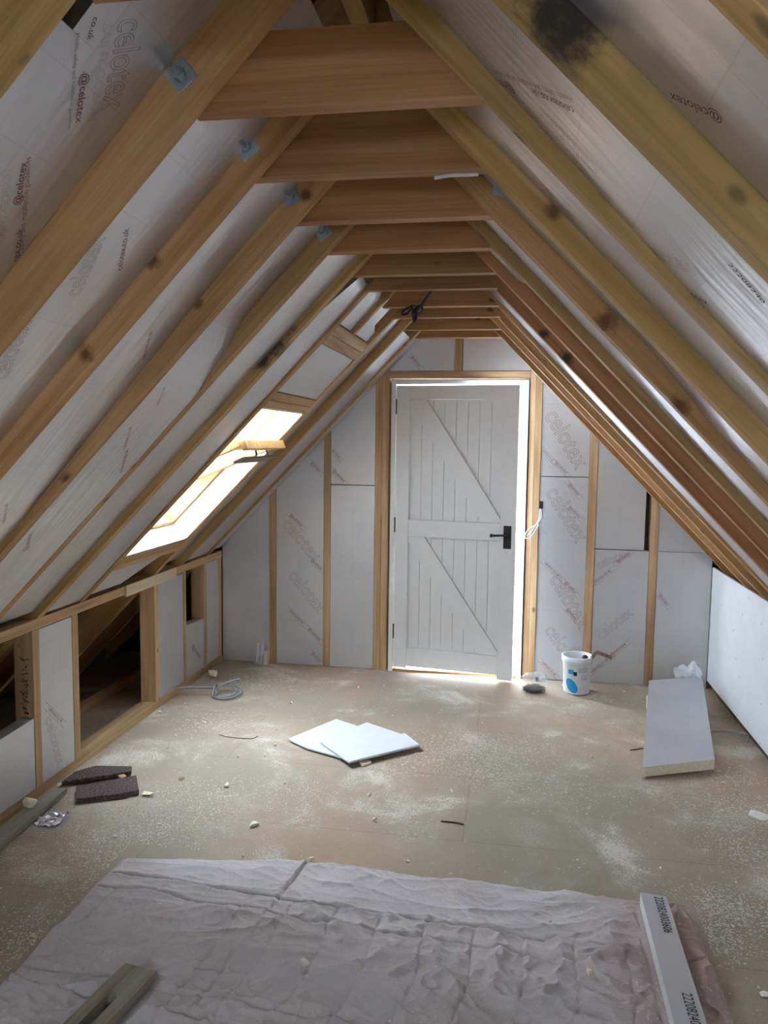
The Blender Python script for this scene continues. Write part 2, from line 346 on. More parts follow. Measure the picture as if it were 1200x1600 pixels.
# ---------------------------------------------------------------- the shell
DK = 0.158                         # roofing board sits on the rafters
fo = G().box(-1.0, W + 1.0, YB - 0.05, D + 0.14, -0.05, 0.0).build('floor', M_FLOOR); tag(fo, kind='structure')
def slab_with_holes(name, s, u0, u1, y0, y1, o0, o1, holes, mat):
    us = sorted({u0, u1, *[h[0] for h in holes], *[h[1] for h in holes]}); ys = sorted({y0, y1, *[h[2] for h in holes], *[h[3] for h in holes]})
    g = G()
    for a, b in zip(us, us[1:]):
        for c, d in zip(ys, ys[1:]):
            um, ym = (a + b) / 2, (c + d) / 2
            if any(h[0] < um < h[1] and h[2] < ym < h[3] for h in holes): continue
            g.prism([(a, o0), (b, o0), (b, o1), (a, o1)], c, d, lambda u, q, t: P(s, u, t, q))
    return tag(g.build(name, mat, frame(P(s, u0, y0), EU[s], YV), None, world=True), kind='structure')
WU0, WU1, WY0, WY1 = ux('L', 0.205), ux('L', 0.889), 3.418, 4.130     # far roof window opening
VY0, VY1 = -0.98, 0.10                                               # added, unseen roof window behind the camera, supplies foreground daylight
UEND_L, UEND_R = ux('L', XR) + DK * TL, ux('R', XR) + DK * TR
UB = -1.275
slab_with_holes('ceiling_left', 'L', UB, UEND_L, YB, D + 0.13, DK, DK + 0.02, [(WU0 - 0.03, WU1 + 0.03, WY0 - 0.03, WY1 + 0.03), (WU0, WU1, VY0, VY1)], M_SARK)
slab_with_holes('ceiling_right', 'R', UB, UEND_R, YB, D + 0.13, DK, DK + 0.02, [], M_SARK)
def gable(name, pieces, y0, y1, mat):
    g = G()
    for poly in pieces: g.prism(poly, y0, y1, lambda x, z, t: V((x, t, z)))
    return tag(g.build(name, mat), kind='structure')
def zd(x): return (zpl('L', x) + DK * NL) if x < XR else (zpl('R', x) + DK * NR)
zt = zd(XR) if zd(XR) > 0 else 2.7
ZT = min(zpl('L', XR) + DK * NL, zpl('R', XR) + DK * NR)
dx0, dx1, dz = 1.192, 2.096, 1.985
gable('wall_end', [[(-1.03, 0), (dx0, 0), (dx0, zd(dx0)), (-0.95, zd(-0.95) if zd(-0.95) > 0 else 0.03)],
                   [(dx1, 0), (W + 1.03, 0), (W + 0.95, max(zd(W + 0.95), 0.03)), (dx1, zd(dx1))],
                   [(dx0, dz), (dx1, dz), (dx1, zd(dx1)), (XR, ZT), (dx0, zd(dx0))]], D + 0.10, D + 0.13, M_OSB)
GX0, GX1, GZ0, GZ1 = 1.36, 1.94, 1.02, 1.55  # opening of the added, unseen gable window that lights the foreground
gable('wall_back', [[(-1.03, 0), (GX0, 0), (GX0, zd(GX0)), (-0.95, 0.03)], [(GX1, 0), (W + 1.03, 0), (W + 0.95, 0.03), (GX1, zd(GX1))],
                    [(GX0, GZ1), (GX1, GZ1), (GX1, zd(GX1)), (XR, ZT), (GX0, zd(GX0))], [(GX0, 0), (GX1, 0), (GX1, GZ0), (GX0, GZ0)]], YB - 0.03, YB, M_OSB)
# near knee walls beyond the photo's lower corners
tag(G().box(-0.03, 0, YB + 0.01, 2.0, 0, 0.74).build('wall_left_rear', M_FOILP), kind='structure')
# right knee wall: two plasterboards, the far one hung a little off the floor
g = G().box(W, W + 0.0125, 3.94, D - 0.004, 0.062, 0.798); g.box(W, W + 0.0125, YB + 0.01, 3.936, 0.008, 0.798)
wr = g.build('wall_right', M_PBOARD); tag(wr, kind='structure')
g = G()
for (x, y) in [(1146, 985), (1150, 1030), (1160, 960), (1190, 975), (1192, 1030), (1155, 1057), (1190, 1100), (1152, 1117), (1187, 1162), (1128, 945), (1170, 935), (1125, 1040), (1140, 905)]:
    p = hit(x, y, (1, 0, 0), W)
    if p.z < 0.76: g.prism([(0.0035 * math.cos(k * 1.047), 0.006 * math.sin(k * 1.047)) for k in range(6)], 0, 0.0008, lambda a, b, t, p=p: V((W - t, p.y + a, p.z + b)))
g.build('screw_mark', M_DIMPLE, None, wr)
tag(G().box(W + 0.035, W + 0.08, 2.0, D, 0, 0.06).build('baseboard_right', M_OSB), kind='structure')

# ---------------------------------------------------------------- rafters
def stained(base, name, spots, col=(0.025, 0.02, 0.016)):
    m = base.copy(); m.name = name; t = m.node_tree; L = t.links.new; b = t.nodes['Principled BSDF']
    src = b.inputs['Base Color'].links[0].from_socket; geo = N(t, 'ShaderNodeNewGeometry'); c = src
    nn_ = N(t, 'ShaderNodeTexNoise', i_Scale=28.0, i_Detail=5.0, i_Roughness=0.7); L(geo.outputs['Position'], nn_.inputs['Vector'])
    for p_, r_ in spots:
        d = N(t, 'ShaderNodeVectorMath', operation='DISTANCE'); L(geo.outputs['Position'], d.inputs[0]); d.inputs[1].default_value = tuple(p_)
        v = mathn(t, 'SUBTRACT', mathn(t, 'SUBTRACT', 1.0, mathn(t, 'DIVIDE', d.outputs['Value'], r_)), mathn(t, 'MULTIPLY', nn_.outputs[0], 0.9))
        k = ramp(t, v, [(0.0, (0, 0, 0)), (0.40, (1, 1, 1))]).outputs[0]; c = mixc(t, mathn(t, 'MULTIPLY', k, 0.9), c, col)
    L(c, b.inputs['Base Color']); return m
M_RA = stained(M_PINE_OLD, 'pine_yellowed_with_mould', [(we(880, 50, 1.079), 0.13), (we(905, 25, 1.079), 0.10), (we(860, 20, 1.079), 0.09)])
M_L5 = stained(M_PINE_OLD, 'pine_with_mould', [(we(425, 540, 3.03), 0.14), (we(445, 505, 3.03), 0.11), (we(410, 565, 3.03), 0.08)])
KN = (0.14, 0.05, 0.02)
M_R2 = stained(M_PINE, 'pine_with_round_knots', [(we(947, 503, 2.25), 0.075), (we(1062, 633, 2.25), 0.07)], KN)
M_R1 = stained(M_PINE_OLD, 'yellowed_pine_with_knots', [(we(866, 328, 1.873), 0.05), (we(1000, 430, 1.873), 0.03)], KN)
M_L2 = stained(M_PINE, 'pine_with_small_knots', [(we(238, 408, 1.878), 0.05), (we(133, 553, 1.878), 0.05)], KN)
M_L3 = stained(M_PINE, 'pine_with_edge_knots', [(we(105, 747, 2.259), 0.05), (we(478, 305, 2.259), 0.04)], KN)
M_R5 = stained(M_TIE, 'reddish_pine_with_tears', [(we(885, 560, 3.417), 0.075), (we(850, 522, 3.417), 0.055)])
BM = 0.0475
prof_L = [xo('L', 1.618, zpl('L', 1.618)), (0, 0), xo('L', -0.096, ZL), xo('L', -0.096, zpl('L', -0.096)), xo('L', -0.74, zpl('L', -0.74)),
          xo('L', -0.74, zpl('L', -0.74) + 0.155 * NL), xo('L', 1.618, zpl('L', 1.618) + 0.155 * NL)]
prof_R = [xo('R', 1.666, zpl('R', 1.666)), xo('R', W + 0.74, zpl('R', W + 0.74)), xo('R', W + 0.74, zpl('R', W + 0.74) + 0.155 * NR), xo('R', 1.666, zpl('R', 1.666) + 0.155 * NR)]
prof_L = prof_L[::-1]
LF = {'L0': 1.113, 'L1': 1.548, 'L2': 1.925, 'L3': 2.306, 'L4': 2.688, 'L5': 3.077, 'L6': 3.415, 'T': 4.180, 'L8': 4.553, 'L9': 4.965}
llab = {'L0': 'yellowed pine rafter of the left slope cutting the top left corner, with a large knot',
        'L1': 'left slope rafter meeting the first collar tie, its steel washer showing the longest bolt',
        'L2': 'left slope rafter meeting the second collar tie from the front',
        'L3': 'left slope rafter meeting the third collar tie, running off the left edge',
        'L4': 'left slope rafter nearly buried in foil along its lower half',
        'L5': 'left slope rafter stained with dark mould near its upper end, left of the roof window',
        'L6': 'slim edge of rafter framing the near side of the roof window',
        'T': 'doubled-up rafter forming the far side of the roof window',
        'L8': 'full-depth brown rafter just beyond the roof window',
        'L9': 'last left slope rafter, hard against the end wall'}
for k, yf in LF.items():
    spoly('rafter', 'L', prof_L, yf - BM, yf, {'L0': M_PINE_OLD, 'L5': M_L5, 'L2': M_L2, 'L3': M_L3}.get(k, M_PINE), label=llab[k], cat='rafter', group='rafters of the left slope')
# cut rafter above the roof window
u7 = ux('L', 1.238) + 0.002
spoly('rafter', 'L', [(u7, 0.0), (u7, 0.155), (prof_L[0][0] - 0.0, 0.155), (ux('L', 1.618), 0.0)], 3.712, 3.758, M_PINE, label='short cut-off rafter between notched foil boards above the roof window', cat='rafter', group='rafters of the left slope')
RF = {'RZ': 0.757, 'RA': 1.126, 'R0': 1.510, 'R1': 1.920, 'R2': 2.297, 'R3': 2.688, 'R4': 3.072, 'R5': 3.464, 'R6': 3.870, 'R7': 4.262, 'R8': 4.600, 'R9': 4.995}
rlab = {'RZ': 'nearest right slope rafter, a mustard strip across the top right corner',
        'RA': 'right slope rafter with a black mould patch at the top of the photo',
        'R0': 'right slope rafter ending above the first collar tie, its underside dusted with crumbs',
        'R1': 'right slope rafter carrying the upper of two square steel washers',
        'R2': 'right slope rafter with two large round knots on its mustard face',
        'R3': 'right slope rafter next below the large-knotted one, beside a bright foil strip',
        'R4': 'red-brown right slope rafter, fourth collar tie ending on it',
        'R5': 'right slope rafter with feathery dark saw tears on its face',
        'R6': 'right slope rafter just left of the long narrow foil strip',
        'R7': 'third from last rafter of the right slope',
        'R8': 'second from last rafter of the right slope',
        'R9': 'last right slope rafter, touching the end wall line above the door'}
for k, yf in RF.items():
    spoly('rafter', 'R', prof_R, yf - BM, yf, M_RA if k == 'RA' else M_R2 if k == 'R2' else M_R1 if k == 'R1' else M_R5 if k == 'R5' else M_PINE_OLD if k in ('RZ', 'R0', 'R1') else (M_PINE if k in ('R2', 'R3') else M_TIE if k in ('R4', 'R5', 'R9') else M_PINE), label=rlab[k], cat='rafter', group='rafters of the right slope')
wbox('ridge_board', 1.6205, 1.6635, YB + 0.01, D + 0.09, 2.50, 2.665, M_PINE_OLD, 'y', label='ridge board running along the apex, seen at the very top of the photo', cat='ridge board')

# collar ties: (y near, underside z, inner board offset left/right)
ties = [(1.127, 2.232), (1.549, 2.2236), (1.927, 2.2178), (2.308, 2.2130), (2.690, 2.2150), (3.080, 2.2165), (3.3265, 2.2058), (3.760, 2.2085), (4.0735, 2.2058), (4.602, 2.2180), (4.998, 2.2230)]
tlab = ['collar tie crossing right overhead, just its left end in the top left corner', 'widest collar tie, nearest of the row in view', 'collar tie second in the row, a white paper strip hanging under its right end',
        'collar tie third in the row from the front', 'collar tie fourth in the row, wire-scratched face', 'collar tie fifth in the row, directly in front of the cable tie',
        'collar tie from which the coiled cable hangs', 'collar tie just behind the coiled cable knot', 'dark collar tie right behind the hanging cable bundle', 'second to last collar tie, near the end wall', 'last collar tie, nearest the end wall']
for (y, z), lb in zip(ties, tlab):
    h = 0.145
    ov = -0.002 if 3.2 < y < 4.2 else 0.030
    xl = lambda zz: (zz - ZL) / TL - ov; xr = lambda zz: W - (zz - ZR) / TR + ov
    sub = [xl(z), xr(z)]
    poly = [(xl(z), z), (xr(z), z), (xr(z + h), z + h), (xl(z + h), z + h)]
    M = frame((xl(z), y, z), (1, 0, 0), (0, 1, 0))
    o = G().prism(poly, y, y + 0.0465, lambda a, b, t: V((a, t, b))).build('collar_tie', M_TIE, M, None, world=True, bevel=0.0015)
    tag(o, lb, 'collar tie', 'collar ties across the roof')

# ---------------------------------------------------------------- insulation between the rafters
def lerp_tab(tab, u):
    if u <= tab[0][0]: return tab[0][1]
    for (a, p), (b, q) in zip(tab, tab[1:]):
        if u <= b: return p + (q - p) * (u - a) / (b - a)
    return tab[-1][1]
def bay(s, y0, y1, tab, label, u0=0.012, u1=None, mat=None, edges=None, group=None, extra=()):
    """foil faced board between two rafters; tab = recess along the slope; edges(u)->(ya, yb) trims"""
    u1 = u1 or (ux('L', 1.60) if s == 'L' else ux('R', 1.69)); m = 6; g = G()
    us = sorted([u0 + (u1 - u0) * i / max(2, int((u1 - u0) / 0.03)) for i in range(max(2, int((u1 - u0) / 0.03)) + 1)] + [e + d for e in extra for d in (-0.0006, 0.0006)]); n = len(us) - 1
    def surf(u, y): return lerp_tab(tab, u) + 0.0012 * noise.noise(V((u * 5, y * 14, 3.1 + y0)))
    rows = []
    starts = [t_[0] + 0.0465 for t_ in ties]; by_tie = any(0 < y0 - q_ < 0.012 for q_ in starts); ut = ux('L', 1.31) if s == 'L' else ux('R', 1.975)
    if by_tie and not edges: us = sorted(us + [ut - 0.0006, ut + 0.0006]); n = len(us) - 1
    for u in us:
        a, b = edges(u) if edges else (y0 - (0.0485 if by_tie and u < ut else 0), y1)
        for th in (0.0, 0.05):
            for j in range(m + 1):
                y = a + (b - a) * j / m; o = surf(u, y) if th == 0 else lerp_tab(tab, u) + th
                rows.append(P(s, u, y, o))
    k = m + 1; st = 2 * k; fs = []
    for i in range(n):
        for j in range(m):
            a = i * st + j; fs += [(a, a + 1, a + st + 1, a + st), (a + k, a + k + st, a + k + st + 1, a + k + 1)]
        a = i * st; fs += [(a, a + st, a + st + k, a + k), (a + m, a + m + k, a + m + k + st, a + m + st)]
    fs.append(tuple(range(0, k)) + tuple(range(2 * k - 1, k - 1, -1))); e = n * st; fs.append(tuple(range(e, e + k)) + tuple(range(e + 2 * k - 1, e + k - 1, -1)))
    M = frame(P(s, u0, (y0 + y1) / 2, lerp_tab(tab, u0)), EU[s], YV)
    o = g.add(rows, fs).build('insulation_board', mat or M_FOIL, M, None, world=True)
    tag(o, label, 'insulation board', group or ('foil insulation between the rafters, left slope' if s == 'L' else 'foil insulation between the rafters, right slope'))
    return o, s, tab, surf, y0 + 0.002 - (0.0485 if by_tie else 0), y1 - 0.002
def stxt(b, body, p0, p1, mat=M_PRINT, outline=False, hs=1.0, rules=False):
    o, s, tab, surf = b[:4]
    def q(px):
        p = sl(s, px[0], px[1], 0.03)
        for _ in range(4):
            u = (p - ORG[s]).dot(EU[s]); p = sl(s, px[0], px[1], lerp_tab(tab, u))
        return p
    a, c = q(p0), q(p1); n = -OUT[s]
    def fn(p):
        u = (p - ORG[s]).dot(EU[s]); off = surf(u, p.y); cur = (p - ORG[s]).dot(OUT[s])
        return p + OUT[s] * (off - 0.0012 - cur)
    put_text(body, a, c, n, mat, o, outline, hscale=hs, fn=fn, keep=lambda p: b[4] < p.y < b[5])
    if rules: rule_lines(a - (c - a) * 0.1, c + (c - a) * 0.1, n, mat, o, rules, fn=fn)
uL = lambda x: ux('L', x); uR = lambda x: ux('R', x)
bL0 = bay('L', 1.128, 1.499, [(0, 0.045), (uL(1.43), 0.085)], 'broad printed foil board at upper left, with a triangular notch cut from its top', u1=uL(1.60),
          edges=lambda u: (1.245 if 1.926 < u < 1.985 else (1.128 if u < 1.95 else 1.176), 1.499), extra=(1.926, 1.985))
B12 = bay('L', 1.598, 1.876, [(0, 0.045), (uL(1.3), 0.052)], 'foil board between the first and second full rafters of the left slope')
B23 = bay('L', 1.976, 2.257, [(uL(0.5), 0.020), (uL(1.2), 0.062)], 'foil board between the second and third full rafters of the left slope')
B34 = bay('L', 2.358, 2.639, [(uL(0.90), 0.001), (uL(1.04), 0.03), (uL(1.12), 0.06)], 'wide foil board lying flush with the half-buried left slope rafter')
B45 = bay('L', 2.740, 3.028, [(0, 0.03), (2, 0.03)], 'foil board between the half-buried rafter and the mould-stained rafter')
B56 = bay('L', 3.080, 3.364, [(0, 0.006), (2, 0.012)], 'pale foil board set flush beside the near side of the roof window', u1=uL(1.385),
          edges=lambda u: (3.080 + (0.008 if 0.9 < u < 1.5 else 0) + (max(0, u - 1.72) * 0.4), 3.364))
bay('L', 4.184, 4.503, [(0, 0.045), (2, 0.045)], 'foil board in the narrow bay just beyond the roof window')
bay('L', 4.556, 4.914, [(0, 0.010), (2, 0.014)], 'foil board of the last full bay on the left slope, by the end wall', u1=uL(1.36))
bay('L', 5.046, 5.198, [(0, 0.02), (2, 0.02)], 'sliver of foil board behind the last left slope rafter')
BZA = bay('R', 0.760, 1.076, [(0, 0.05), (2, 0.05)], 'warm-lit foil board at the top right corner')
BA0 = bay('R', 1.176, 1.460, [(uR(2.3), 0.013), (uR(1.85), 0.033)], 'large printed foil board at upper right stamped with black digits')
B01r = bay('R', 1.513, 1.869, [(0, 0.045), (2, 0.047)], 'dim recessed foil board behind the crumb-dusted rafter')
bay('R', 1.976, 2.247, [(uR(2.55), 0.031), (uR(2.34), 0.054)], 'recessed foil board beside the rafter with two large knots')
B23r = bay('R', 2.357, 2.638, [(0, 0.02), (2, 0.034)], 'bright wrinkled foil board, broadest strip in the middle of the right slope')
bay('R', 2.740, 3.022, [(0, 0.085), (uR(2.06), 0.085), (uR(1.98), 0.035)], 'foil board showing only its rolled top beside the fourth tie')
bay('R', 3.075, 3.414, [(0, 0.08), (2, 0.08)], 'deeply recessed foil board left of the saw-torn rafter')
bay('R', 3.468, 3.820, [(0, 0.012), (2, 0.018)], 'long narrow pale foil board between the far right slope rafters')
bay('R', 3.873, 4.212, [(0, 0.1), (2, 0.1)], 'hidden foil board in the third bay from the end wall')
bay('R', 4.265, 4.550, [(0, 0.1), (2, 0.1)], 'hidden foil board in the second bay from the end wall')
bay('R', 4.652, 4.945, [(0, 0.1), (2, 0.1)], 'hidden foil board in the bay nearest the end wall')

bay('R', 5.046, 5.198, [(0, 0.03), (2, 0.03)], 'sliver of foil board behind the last right slope rafter')
# around the roof window
spoly('header', 'L', [(WU1, 0), (WU1, 0.15), (WU1 + 0.045, 0.15), (WU1 + 0.045, 0)], WY0 - 0.001, WY1 + 0.001, M_STUD, label='lower pine header right above the roof window', cat='timber header', group='headers around the roof window')
spoly('header', 'L', [(WU1 + 0.047, 0.001), (WU1 + 0.047, 0.15), (WU1 + 0.092, 0.15), (WU1 + 0.092, 0.001)], WY0, WY1, M_STUD, label='second pine header bolted on top of the one over the roof window', cat='timber header', group='headers around the roof window')
uh = uL(1.160)
spoly('header', 'L', [(uh, 0), (uh, 0.15), (uh + 0.054, 0.15), (uh + 0.054, 0)], WY0, WY1, M_STUD, label='lower of the paired pine noggins above the foil panel over the window', cat='timber header', group='headers around the roof window')
spoly('header', 'L', [(uh + 0.056, 0), (uh + 0.056, 0.15), (uh + 0.109, 0.15), (uh + 0.109, 0)], WY0, WY1, M_STUD, label='upper of the paired pine noggins, the cut-off rafter standing on it', cat='timber header', group='headers around the roof window')
for i, lb in enumerate(('upper sill timber along the bottom of the roof window', 'lower sill timber beneath the roof window, above the torn foil')):
    b0 = WU0 - 0.046 * (i + 1)
    spoly('header', 'L', [(b0, 0), (b0, 0.15), (b0 + 0.044, 0.15), (b0 + 0.044, 0)], WY0, WY1, M_STUD, label=lb, cat='timber header', group='headers around the roof window')
bay('L', WY0 + 0.004, WY1 - 0.004, [(0, 0.006), (2, 0.006)], 'square foil panel filling the gap above the roof window', u0=WU1 + 0.097, u1=uh - 0.004, mat=M_FOILW)
uA = uh + 0.114
bay('L', 3.420, 3.708, [(0, 0.012), (2, 0.02)], 'notched foil piece to the left of the cut-off rafter', u0=uA, u1=uL(1.42), mat=M_FOILW, edges=lambda u: (3.420 + (0.045 if u > uA + 0.09 else 0), 3.708 - max(0, (u - uL(1.38)) * 2.2)))
bay('L', 3.764, 4.128, [(0, 0.012), (2, 0.02)], 'notched foil piece to the right of the cut-off rafter', u0=uA, u1=uL(1.41), mat=M_FOILW, edges=lambda u: (3.764 + (0.05 if u > uA + 0.08 else 0), 4.128 - (0.12 if u > uA + 0.07 else 0)))
bay('L', WY0 + 0.004, 3.98, [(0, 0.012), (2, 0.02)], 'torn foil piece below the roof window sill', u0=0.02, u1=WU0 - 0.096, mat=M_FOILW, edges=lambda u: (WY0 + 0.004, 3.72 + 1.5 * u))

# nail-fixed bolts through the ties
def bolt(M, label, long_=0.03):
    r = empty('washer_bolt', M, label=label, cat='bolt', group='square washers bolted to the rafters')
    c, s_ = math.cos(0.35), math.sin(0.35)
    g = G().box(-0.025, 0.025, -0.025, 0.025, 0, 0.003); g.build('square_washer', M_STEEL, M, r, bevel=0.0006)
    for q in r.children: pass
    g = G().prism([(0.0135 * math.cos(k * math.pi / 3), 0.0135 * math.sin(k * math.pi / 3)) for k in range(6)], 0.003, 0.015, lambda a, b, t: V((a, b, t))); g.build('hex_nut', M_STEEL, M, r, bevel=0.0008)
    # the box is local to M, so build() must not convert
    g = G().tube([(0, 0, 0.012), (0, 0, 0.015 + long_)], 0.006, 10)
    for k in range(5):
        z = 0.017 + k * long_ / 5.5; g.tube([(0, 0, z), (0, 0, z + 0.0015)], 0.0068, 10)
    g.build('bolt_shank', M_STEEL, M, r); return r
lb = ['square washer and protruding bolt on the nearest left rafter in full view', 'square washer and bolt on the second left rafter', 'square washer and bolt on the third left rafter', 'small square washer high on the half-buried left rafter', 'tiny square washer on the mould-stained left rafter']
for yy, t_, a in zip((1.4995, 1.8765, 2.2575, 2.6395, 3.0285), lb, (0.1, 0.15, 0.5, 0.2, 0.1)):
    p = V((1.352, yy, 2.272)); ex = EU['L'] * math.cos(a) + V((TL, 0, -1)).normalized() * math.sin(a)
    M = frame(p, ex, V((0, -1, 0)).cross(ex)); bolt(M, t_, 0.034 if yy < 2 else 0.022)
for p, t_ in ((V((1.960, 1.8715, 2.284)), 'upper dark square washer with round nut below the end of the first tie'), (V((1.956, 2.2485, 2.272)), 'lower dark square washer peeping out under the second tie')):
    ex = V((0.98, 0, -0.15)).normalized(); M = frame(p, ex, V((0, -1, 0)).cross(ex)); bolt(M, t_, 0.012)

# ---------------------------------------------------------------- roof windows
def roof_window(name, y0, y1, u0, u1, beta, uc, half, oc):
    r = empty(name, frame(P('L', (u0 + u1) / 2, (y0 + y1) / 2, 0.16), EU['L'], YV), kind='structure')
    s = 'L'; Mf = WM[r.name]
    fr = G(); t = 0.04; o0, o1 = 0.115, 0.20
    for (a, b, c, d) in ((u0, u0 + t, y0, y1), (u1 - t, u1, y0, y1), (u0 + t, u1 - t, y0, y0 + t), (u0 + t, u1 - t, y1 - t, y1)):
        fr.prism([(a, o0), (b, o0), (b, o1), (a, o1)], c, d, lambda u, q, tt: P(s, u, tt, q))
    fr.build('window_frame', M_SASH, Mf, r, world=True, bevel=0.002)
    cu, co = math.cos(beta), math.sin(beta)
    ctr = P(s, uc, (y0 + y1) / 2, oc); su = EU[s] * cu - OUT[s] * co       # sash axis: top swings into the room
    Ms = frame(ctr, su, YV); wy = (y1 - y0) / 2 - t - 0.006
    g = G(); w_ = 0.045; zz = 0.028
    for (a, b, c, d) in ((-half, -half + w_, -wy, wy), (half - w_, half, -wy, wy), (-half + w_, half - w_, -wy, -wy + w_), (-half + w_, half - w_, wy - w_, wy)): g.box(a, b, c, d, -zz, zz)
    sash = g.build('sash', M_SASH, Ms, r, bevel=0.003)
    G().box(-half + w_ + 0.001, half - w_ - 0.001, -wy + w_ + 0.001, wy - w_ - 0.001, -0.008, 0.008).build('pane', M_GLASS, Ms, sash)
    return r, sash, Ms, wy
r, sash, Ms, wy = roof_window('window_1', WY0, WY1, WU0, WU1, math.radians(24), (WU0 + WU1) / 2 - 0.075, 0.40, 0.155)
g = G()
for (a, b, c, d) in ((WU0, WU1, WY1 - 0.012, WY1 - 0.001), (WU0, WU1, WY0 + 0.001, WY0 + 0.012), (WU1 - 0.012, WU1 - 0.001, WY0 + 0.012, WY1 - 0.012), (WU0 + 0.001, WU0 + 0.012, WY0 + 0.012, WY1 - 0.012)):
    g.prism([(a, 0.004), (b, 0.004), (b, 0.113), (a, 0.113)], c, d, lambda u, q, t: P('L', u, t, q))
g.build('reveal_lining', plain('daylight_pale_reveal', (0.90, 0.88, 0.83), 0.6, nz=0.05), WM[r.name], r, world=True)  # lining added, its whiteness stands in for blown-out daylight on the reveal
G().box(0.402, 0.428, -wy, wy, -0.05, -0.004).build('vent_flap', M_SASH, Ms, sash, bevel=0.003)
g = G().prism([(-0.035, 0), (0.035, 0), (0.028, 0.012), (-0.028, 0.012)], -wy + 0.03, wy - 0.06, lambda a, b, t: V((0.36 + a, t, -0.085 + b)))
g.build('handle_bar', M_RUBBER, Ms, sash, bevel=0.002)
g = G()
for yy in (-0.05, 0.12): g.tube([(0.38, yy, -0.03), (0.375, yy, -0.06), (0.36, yy, -0.075)], 0.006, 8)
g.build('bar_bracket', M_BLACK, Ms, sash)
roof_window('window_added_roof', VY0, VY1, WU0, WU1, 0.0, (WU0 + WU1) / 2, (WU1 - WU0) / 2 - 0.045, 0.158)  # assumed window, added out of view to bring daylight to the foreground
r = empty('window_added_gable', I((1.65, YB, 1.35)), kind='structure')  # assumed gable window, added out of view as extra foreground daylight
g = G()
for (a, b, c, d) in ((GX0, GX0 + 0.05, GZ0, GZ1), (GX1 - 0.05, GX1, GZ0, GZ1), (GX0 + 0.05, GX1 - 0.05, GZ0, GZ0 + 0.05), (GX0 + 0.05, GX1 - 0.05, GZ1 - 0.05, GZ1)): g.box(a, b, YB - 0.05, YB, c, d)
g.build('window_frame', M_WHITE2, WM[r.name], r, world=True, bevel=0.002)
G().box(GX0 + 0.05, GX1 - 0.05, YB - 0.03, YB - 0.024, GZ0 + 0.05, GZ1 - 0.05).build('pane', M_GLASS, WM[r.name], r, world=True)
pl = (WU0 + WU1) / 2
for i, (a, b) in enumerate(((WY0, WY1), (VY0, VY1))):
    portal('daylight_portal_%s' % 'abc'[i], P('L', pl, (a + b) / 2, 0.23), YV, -EU['L'] if False else EU['L'], b - a, WU1 - WU0)
portal('daylight_portal_gable', (1.65, YB - 0.07, 1.275), (-1, 0, 0), (0, 0, 1), 0.58, 0.53)
portal('daylight_portal_door', (1.64, D + 0.16, 0.99), (1, 0, 0), (0, 0, 1), 0.92, 2.0)

# ---------------------------------------------------------------- end wall: studs, boards, door
def zs(x): return min(zpl('L', x) + 0.145 * NL, zpl('R', x) + 0.145 * NR)
def stud(x0, x1, z0, label, z1=None, y0=D, y1=D + 0.095, mat=M_STUD, name='wall_stud'):
    poly = [(x0, z0), (x1, z0), (x1, z1 or zs(x1)), (x0, z1 or zs(x0))] if x1 <= XR or x0 >= XR or z1 else None
    M = frame(((x0 + x1) / 2, y0, z0), (0, 0, 1), (1, 0, 0))
    o = G().prism(poly, y0, y1, lambda a, b, t: V((a, t, b))).build(name, mat, M, None, world=True, bevel=0.0015)
    return tag(o, label, 'wall stud', 'studs of the end wall')
stud(0.347, 0.395, 0, 'leftmost stud of the end wall, torn foil at its foot')
stud(0.733, 0.780, 0, 'stud halfway between the left corner and the door')
stud(1.087, 1.133, 0, 'outer of the two studs left of the door')
stud(1.1345, 1.180, 0, 'inner of the two studs left of the door, touching the lining')
stud(2.101, 2.138, 0, 'inner of the two studs right of the door', z1=None)
stud(2.1395, 2.181, 0, 'outer of the two studs right of the door, cables hanging on it')
stud(2.494, 2.543, 0, 'stud right behind the white tub')
stud(2.887, 2.935, 0, 'rightmost stud of the end wall, dark slot along its upper left side')
stud(1.610, 1.660, 2.034, 'short stud above the door lintel', z1=2.44, name='cripple_stud')
M = frame((1.18, D, 1.986), (1, 0, 0), (0, 1, 0))
tag(G().box(1.181, 2.100, D, D + 0.095, 1.988, 2.033).build('door_lintel', M_STUD, M, None, world=True, bevel=0.0015), 'horizontal pine lintel over the white door', 'lintel')
NE = V((0, -1, 0))
def wallboard(x0, x1, z0, z1, label, poly=None, mat=M_FOILW, y0=D + 0.006, th=0.07):
    p = poly or [(x0, z0), (x1, z0), (x1, z1 if z1 else zs(x1)), (x0, z1 if z1 else zs(x0))]
    M = frame((x0, y0, z0), (1, 0, 0), (0, 0, 1))
    o = G().prism(p, y0, y0 + th, lambda a, b, t: V((a, t, b))).build('insulation_board', mat, M, None, world=True)
    return tag(o, label, 'insulation board', 'foil insulation boards in the end wall')
e1 = wallboard(0.002, 0.345, 0.004, None, 'plain grey board in the left corner of the end wall')
e2 = wallboard(0.397, 0.731, 0.004, None, 'tall printed board second from the left on the end wall')
e3 = wallboard(0.782, 1.085, 0.004, 1.268, 'lower plain silver board left of the door')
e3b = wallboard(0.782, 1.085, 1.274, None, 'upper warm-lit board left of the door, above a cut line')
e4 = wallboard(1.182, 1.608, 2.036, None, 'left-hand board over the door lintel', poly=[(1.182, 2.036), (1.608, 2.036), (1.608, 2.4), (1.50, 2.34), (1.182, zs(1.182))])
e4b = wallboard(1.664, 2.098, 2.036, None, 'right-hand board over the door lintel', poly=[(1.664, 2.036), (2.098, 2.036), (2.098, zs(2.098)), (1.79, 2.33), (1.664, 2.42)])
e5 = wallboard(2.183, 2.491, 0.004, 1.352, 'lower printed board right of the door, behind the tub')
